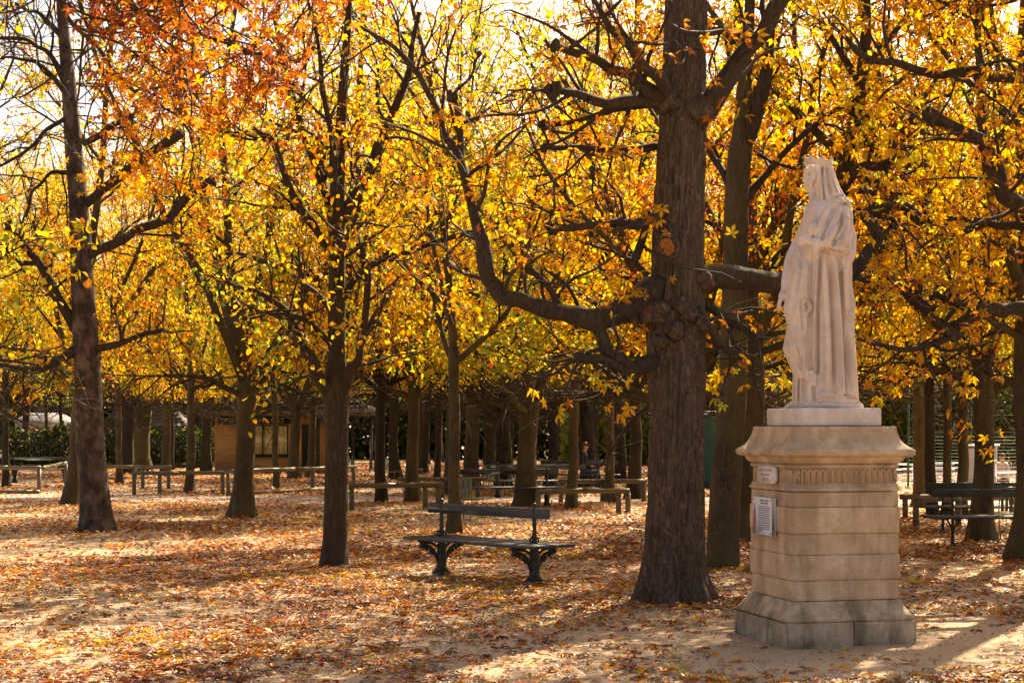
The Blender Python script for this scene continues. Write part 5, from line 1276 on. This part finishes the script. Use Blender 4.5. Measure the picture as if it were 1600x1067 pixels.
# hipped roof with overhang, and the porch on the right
def hip(x0, x1, y0, y1, z0, z1, ins, th=.10):
    V = [(x0, y0, z0), (x1, y0, z0), (x1, y1, z0), (x0, y1, z0), (x0, y0, z0 + th), (x1, y0, z0 + th), (x1, y1, z0 + th), (x0, y1, z0 + th), (x0 + ins, (y0 + y1) / 2, z1), (x1 - ins, (y0 + y1) / 2, z1)]
    return Geo().add(V, [(0, 3, 2, 1), (0, 1, 5, 4), (1, 2, 6, 5), (2, 3, 7, 6), (3, 0, 4, 7), (4, 5, 9, 8), (6, 7, 8, 9)], [(5, 6, 9), (7, 4, 8)])
rf = kpart('roof', hip(-3.6, 3.75, -.75, 5.2, 2.42, 3.65, 2.4), M_ROOF)
for q in range(1, 7):
    z = 2.54 + q * .15; y = -.75 + (z - 2.52) / (3.65 - 2.52) * 2.97
    f_ = (z - 2.52) / 1.13
    kpart('roof_seam', Geo().box((.075, y - .012, z + .012), (7.35 - 4.8 * f_, .05, .02)), M_ROOF, rf)
kpart('fascia', Geo().box((.075, -.772, 2.44), (7.36, .04, .2)), plain('weathered_fascia', (0.16, 0.13, 0.09), 0.8), rf)
for x, y in ((1.95, -.45), (2.75, -.45), (3.5, -.45), (3.5, 2.0), (3.5, 4.6)):
    col = kpart('porch_column', Geo().box((x, y, 1.21), (.13, .13, 2.42), 0, .01), M_DARK)
    P, r = catmull([(x - .06, y, 1.95), (x - .2, y, 2.2), (x - .42, y, 2.38)], [.025] * 3, 4); g = Geo().tube(P, r, 6); P2 = P.copy(); P2[:, 0] = 2 * x - P2[:, 0]; g.tube(P2, r, 6); kpart('bracket', g, M_DARK, col, True)
sg_ = kpart('sign', Geo().box((-1.35, -.03, 2.16), (3.0, .05, .32), 0, .006), plain('black_sign', (0.012, 0.012, 0.012), 0.5))
cu = bpy.data.curves.new('lettering', 'FONT'); cu.body = 'POSTE DE SURVEILLANCE'; cu.size = .245; cu.align_x = 'CENTER'; cu.align_y = 'CENTER'; cu.extrude = .004
cu.materials.append(plain('gilt_lettering', (0.62, 0.55, 0.38), 0.5, var=.1)); o = text_mesh('lettering', cu); C.objects.link(o); o.parent = sg_; o.rotation_euler = (R(90), 0, 0); o.location = (-1.35, -.06, 2.155); o.scale = (.88, 1, 1)
kpart('lantern', Geo().box((1.28, -.1, 2.1), (.2, .2, .3), 0, .02), M_DARK)

# ------------------------------------------------------------------ beyond: railing, huts, brick house, shrubbery
e = thing('iron_railing', 'dark iron railing in front of the far huts at the left', 'fence', (-17.8, 78, 0))
for z in (.18, 1.2): obj('rail', Geo().box((0, 0, z), (15.5, .04, .05)), M_IRON, e)
for q in range(8): obj('post', Geo().box((-7.7 + q * 2.2, 0, .68), (.08, .08, 1.36), 0, .01), M_IRON, e)
g = Geo()
for x in np.arange(-7.6, 7.7, .14): g.tube([(x, .0, .05), (x, .0, 1.33)], .012, 4)
tag(obj('bars', g, M_IRON, e), kind='stuff')
M_CREAM = plain('cream_paint', (0.48, 0.40, 0.27), 0.8); M_ZINC = plain('zinc_roof', (0.22, 0.22, 0.24), 0.7, 0.0)
def hut(name, label, px, py, w, d, h, roof_h, wall, roof, slats=False):
    p = G(px, py); e = thing(name, label, 'hut', (p[0], p[1], 0))
    obj('wall', Geo().box((0, d / 2, h / 2), (w, d, h)), wall, e)
    rf = obj('roof', hip(-w / 2 - .35, w / 2 + .35, -.35, d + .35, h, h + roof_h, w * .3, .08), roof, e)
    if slats:
        for q in range(7):
            f_ = (q + .5) / 7; obj('batten', Geo().box((0, -.35 + (d / 2 + .35) * f_ - .03, h + .1 + (roof_h - .08) * f_), (w + .7 - .6 * w * f_, .06, .05)), roof, rf)
    for s in (-1, 0, 1):
        wv = obj('window', Geo().box((s * w * .3, -.015, h * .66), (w * .2, .05, h * .3)), M_DARK, e); obj('frame', Geo().box((s * w * .3, -.03, h * .82), (w * .23, .05, .07)), M_ZINC, wv)
    return e
hut('garden_hut', 'small cream hut with pale zinc roof far off at the left', 61, 714, 3.4, 3, 2.1, .8, M_CREAM, M_ZINC)
hut('garden_hut', 'small hut with dark battened roof behind the broad vase shaped tree', 222, 722, 4.4, 3, 1.8, 1.5, M_CREAM, plain('grey_battens', (0.13, 0.12, 0.12), 0.7), True)
bh = thing('brick_house', 'far red brick house with tall white framed windows beyond the left trees', 'house', (-52, 178, 0))
M_RED = plain('red_brick', (0.30, 0.12, 0.07), 0.9, var=.2)
obj('wall', Geo().box((0, 5, 5), (34, 10, 10)), M_RED, bh); obj('roof', hip(-17.4, 17.4, -.4, 10.4, 10, 13.5, 5, .3), M_ROOF, bh)
for fl in (1.0, 5.4):
    for q in range(9):
        w = obj('window', Geo().box((-14.4 + q * 3.6, -.03, fl + 1.5), (1.5, .1, 3.0)), M_PLATE, bh); obj('pane', Geo().box((-14.4 + q * 3.6, -.085, fl + 1.5), (1.2, .04, 2.7)), plain('dim_glass', (0.12, 0.14, 0.16), 0.15, var=.1) if (fl, q) == (1.0, 0) else bpy.data.materials['dim_glass'], w)

M_GREEN_LEAF = leaf_mat('shrub_leaf', 0.45)
def shrub_mass(name, label, boxes, n, size, base, kind='stuff', cat='shrubs', seed=5):
    rg = np.random.default_rng(seed); pos = []
    for (x0, x1, y0, y1, h) in boxes:
        k = int(n * (x1 - x0) * h / sum((b_[1] - b_[0]) * b_[4] for b_ in boxes))
        x = rg.uniform(x0, x1, k); y = rg.uniform(y0, y1, k); z = rg.uniform(0.02, 1, k)
        top = h * (0.65 + 0.7 * (fbm(np.stack([x * .35, y * .3, x * 0], 1), 61, 3) - .25)); pos.append(np.stack([x, y, z * top], 1))
    pos = np.concatenate(pos); m_ = len(pos)
    col = np.array(base) * rg.uniform(.5, 1.4, (m_, 1)) * (0.6 + 0.9 * fbm(pos * .8, 3, 2))[:, None]
    ye = rg.random(m_) < .08; col[ye] = np.array([.5, .36, .04]) * rg.uniform(.5, 1, (ye.sum(), 1))
    V, F = place_leaves(rg, pos, rg.normal(0, 1, (m_, 3)), rg.normal(0, .6, (m_, 3)) + np.array([0, -.3, .7]), rg.uniform(.7, 1.3, m_) * size, T_SIMP, .3)
    me = mk_mesh(name, V, [F], False, np.concatenate([np.repeat(np.clip(col, 0, .9), 6, 0), np.ones((len(V), 1))], 1)); me.materials.append(M_GREEN_LEAF)
    return tag(obj(name, me), label, cat, kind=kind)
shrub_mass('far_shrubbery', 'dark green shrubbery closing the view behind the back rows', [(-22, 48, 102, 110, 7.0)], 34000, .46, (0.035, 0.055, 0.014))
shrub_mass('far_shrubbery', 'green bushes behind the iron railing at the left', [(-24, -13.5, 80, 83, 2.3)], 7000, .2, (0.045, 0.07, 0.016), seed=6)
shrub_mass('far_shrubbery', 'dim green wood far beyond the huts and the kiosk', [(-75, -18, 132, 142, 8)], 26000, .6, (0.04, 0.06, 0.015), seed=9)
shrub_mass('hedge', 'bright green hedge glimpsed left of the huge trunk', [(2.5, 9, 84, 87, 3.6)], 8000, .24, (0.16, 0.24, 0.03), kind='thing', cat='hedge', seed=7)
shrub_mass('hedge', 'green hedge behind the sports court at the right', [(13, 36, 74, 78, 5.2)], 16000, .26, (0.10, 0.15, 0.03), kind='thing', cat='hedge', seed=8)

# ------------------------------------------------------------------ green shed, sports court
M_SHED = plain('green_sheet', (0.025, 0.10, 0.065), 0.5, 0, .2, 3)
p = G(1096, 764); e = thing('green_shed', 'tall green metal shed behind the huge trunk', 'shed', (p[0], p[1], 0))
obj('wall', Geo().box((0, .8, 1.12), (1.5, 1.6, 2.24), 0, .01), M_SHED, e); obj('roof', Geo().box((0, .78, 2.28), (1.62, 1.76, .07), 0, .01), M_IRON, e); obj('footing', Geo().box((0, .8, .06), (1.54, 1.64, .14), 0, .01), M_IRON, e)
for s in (-1, 1):
    d_ = obj('door', Geo().box((s * .365, -.012, 1.16), (.70, .04, 1.98), 0, .008), M_SHED, e); obj('hinge', Geo().box((s * .66, -.036, 1.7), (.1, .016, .05)), M_ZINC, d_); obj('hinge', Geo().box((s * .66, -.036, .6), (.1, .016, .05)), M_ZINC, d_)
M_WHITE = plain('white_metal', (0.74, 0.74, 0.76), 0.35, 0, .05)
p = G(1530, 770); e = thing('louvred_panel', 'white louvred metal panel standing behind the forked chestnut at the court', 'panel', (p[0], p[1], 0), R(-6))
sl_ = Geo().box((0, 0, 0), (.86, .05, .034), 0, .004).mesh('slat'); sl_.materials.append(M_WHITE)
for q in range(20): o = obj('slat', sl_, None, e, (0, 0, .10 + q * .058)); o.rotation_euler = (R(35), 0, 0)
for s in (-1, 1): obj('post', Geo().box((s * .46, 0, .66), (.05, .07, 1.32), 0, .005), M_WHITE, e)
obj('back', Geo().box((0, .09, .66), (.90, .02, 1.2)), M_ZINC, e); obj('cap', Geo().box((0, 0, 1.33), (1.1, .2, .05), 0, .008), M_WHITE, e)
e = thing('court_fence', 'green posted wire fence around the sports court at the right', 'fence', (17.5, 51, 0), R(-3))
M_GPOST = plain('green_post', (0.03, 0.08, 0.05), 0.45, .2)
for q in range(8): obj('post', Geo().tube([(-5.6 + q * 1.85, 0, 0), (-5.6 + q * 1.85, 0, 3.2)], .035, 8).mesh('post', True), M_GPOST, e)
for z in (.1, 1.25, 1.7, 2.2): obj('wire', Geo().tube([(-5.6, 0, z), (7.35, 0, z)], .009, 5).mesh('wire', True), M_ZINC, e)
g = Geo()
for z in np.arange(.15, 1.65, .1):
    g.tube([(-5.6, .004, z), (7.35, .004, z)], .003, 3, False)
for x in np.arange(-5.6, 7.3, .1): g.tube([(x, -.004, .1), (x, -.004, 1.65)], .003, 3, False)
tag(obj('wire_mesh', g, M_GPOST, e), kind='stuff')
for k_, (x, y, lab) in enumerate(((12.6, 53.5, 'white slatted court seat just right of the pedestal'), (15.0, 56, 'white slatted court seat behind the thin trees'))):
    e = thing('court_bench', lab, 'bench', (x, y, 0))
    for q, z in enumerate((.16, .34, .52, .68)): obj('slat', Geo().box((0, q * .05, z), (2.6, .05, .05), 0, .005), M_WHITE, e)
    for s in (-1, 0, 1): obj('leg', Geo().box((s * 1.2, .2, .35), (.05, .06, .7), 0, .005), M_WHITE, e)
p = AT(1575, 742, 52); e = thing('court_table', 'white table beside the crouching player at the court', 'table', (p[0] - .1, 52, 0)); obj('tabletop', Geo().box((0, 0, .46), (1.6, .5, .05), 0, .01), M_WHITE, e)
for s in (-1, 1): obj('leg', Geo().box((s * .35, 0, .22), (.05, .05, .44)), M_WHITE, e)

# ------------------------------------------------------------------ people
M_SKIN = plain('skin', (0.50, 0.28, 0.19), 0.6, var=.08); M_NAVY = plain('dark_jacket', (0.018, 0.018, 0.024), 0.85); M_JEANS = plain('jeans', (0.045, 0.06, 0.10), 0.85); M_HAIR = plain('brown_hair', (0.10, 0.045, 0.02), 0.7); M_SHOE = plain('dark_shoes', (0.02, 0.018, 0.016), 0.6); M_SHIRT = plain('white_red_shirt', (0.6, 0.5, 0.5), 0.8)
def person(label, loc, rz, top_mat, hair_mat, legs_mat, scale=1.0, lean=0.0):
    """a seated figure, facing -Y in its own frame, seat at 0.45"""
    e = thing('person', label, 'person', loc, rz); e.scale = (scale,) * 3
    J = [(0, 0, .52), (0, -.01 - lean * .2, .72), (0, -.03 - lean * .6, .92), (0, -.05 - lean, 1.06), (0, -.07 - lean * 1.2, 1.13), (0, -.09 - lean * 1.3, 1.21), (0, -.10 - lean * 1.35, 1.30)]
    Rr = [.15, .145, .16, .10, .052, .075, .085]; E_ = [(0, 1), (1, 2), (2, 3), (3, 4), (4, 5), (5, 6)]
    for s in (-1, 1):
        b_ = len(J)
        J += [(s * .17, -.04 - lean * .8, 1.0), (s * .23, -.06 - lean * .6, .76), (s * .13, -.28 - lean * .4, .68), (s * .07, -.34 - lean * .4, .69)]; Rr += [.065, .052, .042, .03]; E_ += [(3, b_), (b_, b_ + 1), (b_ + 1, b_ + 2), (b_ + 2, b_ + 3)]
        b_ = len(J)
        J += [(s * .10, -.05, .52), (s * .12, -.45, .52), (s * .12, -.47, .10), (s * .13, -.50, .05), (s * .13, -.64, .035)]; Rr += [.095, .068, .048, .045, .032]; E_ += [(0, b_), (b_, b_ + 1), (b_ + 1, b_ + 2), (b_ + 2, b_ + 3), (b_ + 3, b_ + 4)]
    me = bpy.data.meshes.new('body'); me.from_pydata(J, E_, []); o = bpy.data.objects.new('t', me); C.objects.link(o)
    o.modifiers.new('s', 'SKIN'); 
    for q, v_ in enumerate(me.skin_vertices[0].data): v_.radius = (Rr[q], Rr[q] * (.75 if q < 3 else 1)); v_.use_root = (q == 0)
    o.modifiers.new('ss', 'SUBSURF').levels = 2
    d = bpy.context.evaluated_depsgraph_get(); nm_ = bpy.data.meshes.new_from_object(o.evaluated_get(d)); bpy.data.objects.remove(o)
    nm_.materials.clear()
    for q in (M_SKIN, top_mat, legs_mat, M_SHOE): nm_.materials.append(q)
    for pl_ in nm_.polygons:
        c = pl_.center; pl_.use_smooth = True
        pl_.material_index = 0 if c.z > 1.11 else (3 if c.z < .09 else (2 if c.z < .60 and (c.z < .5 or c.y < -.05 or c.z < .56) and not (c.z > .6) else 1))
        if c.z > .6 and c.y < -.31 - lean * .4 and c.z < .78: pl_.material_index = 0
    obj('body', nm_, None, e)
    hy = -.10 - lean * 1.35
    g = Geo(); g.ball((0, hy + .025, 1.315), (.088, .10, .085), 14, 9); g.ball((0, hy + .06, 1.25), (.078, .06, .08), 12, 8); obj('hair', g.mesh('hair', True), hair_mat, e)
    g = Geo(); g.ball((0, hy - .092, 1.255), (.012, .02, .02), 8, 6); obj('nose', g.mesh('nose', True), M_SKIN, e)
    for s in (-1, 1): obj('ear', Geo().ball((s * .078, hy + .005, 1.26), (.012, .022, .03), 8, 6).mesh('ear', True), M_SKIN, e)
    return e
p = G(910, 766); person('person in dark jacket and jeans sitting on a bench in the shade', (p[0], p[1] - .08, gz(p[0], p[1]) + .0), R(70), M_NAVY, M_HAIR, M_JEANS)
p = AT(1574, 742, 53); person('person in a pale top sitting low behind the court fence at the right', (p[0], 53.2, -.36), R(-60), M_SHIRT, M_HAIR, plain('dark_red_shorts', (0.14, 0.03, 0.03), 0.8), 1.0, .05)
for o in list(bpy.data.objects):
    if o.name.split('.')[0] in ('branches', 'crown') and o.parent is not None and 'tree' in o.parent.name: o['kind'] = 'stuff'
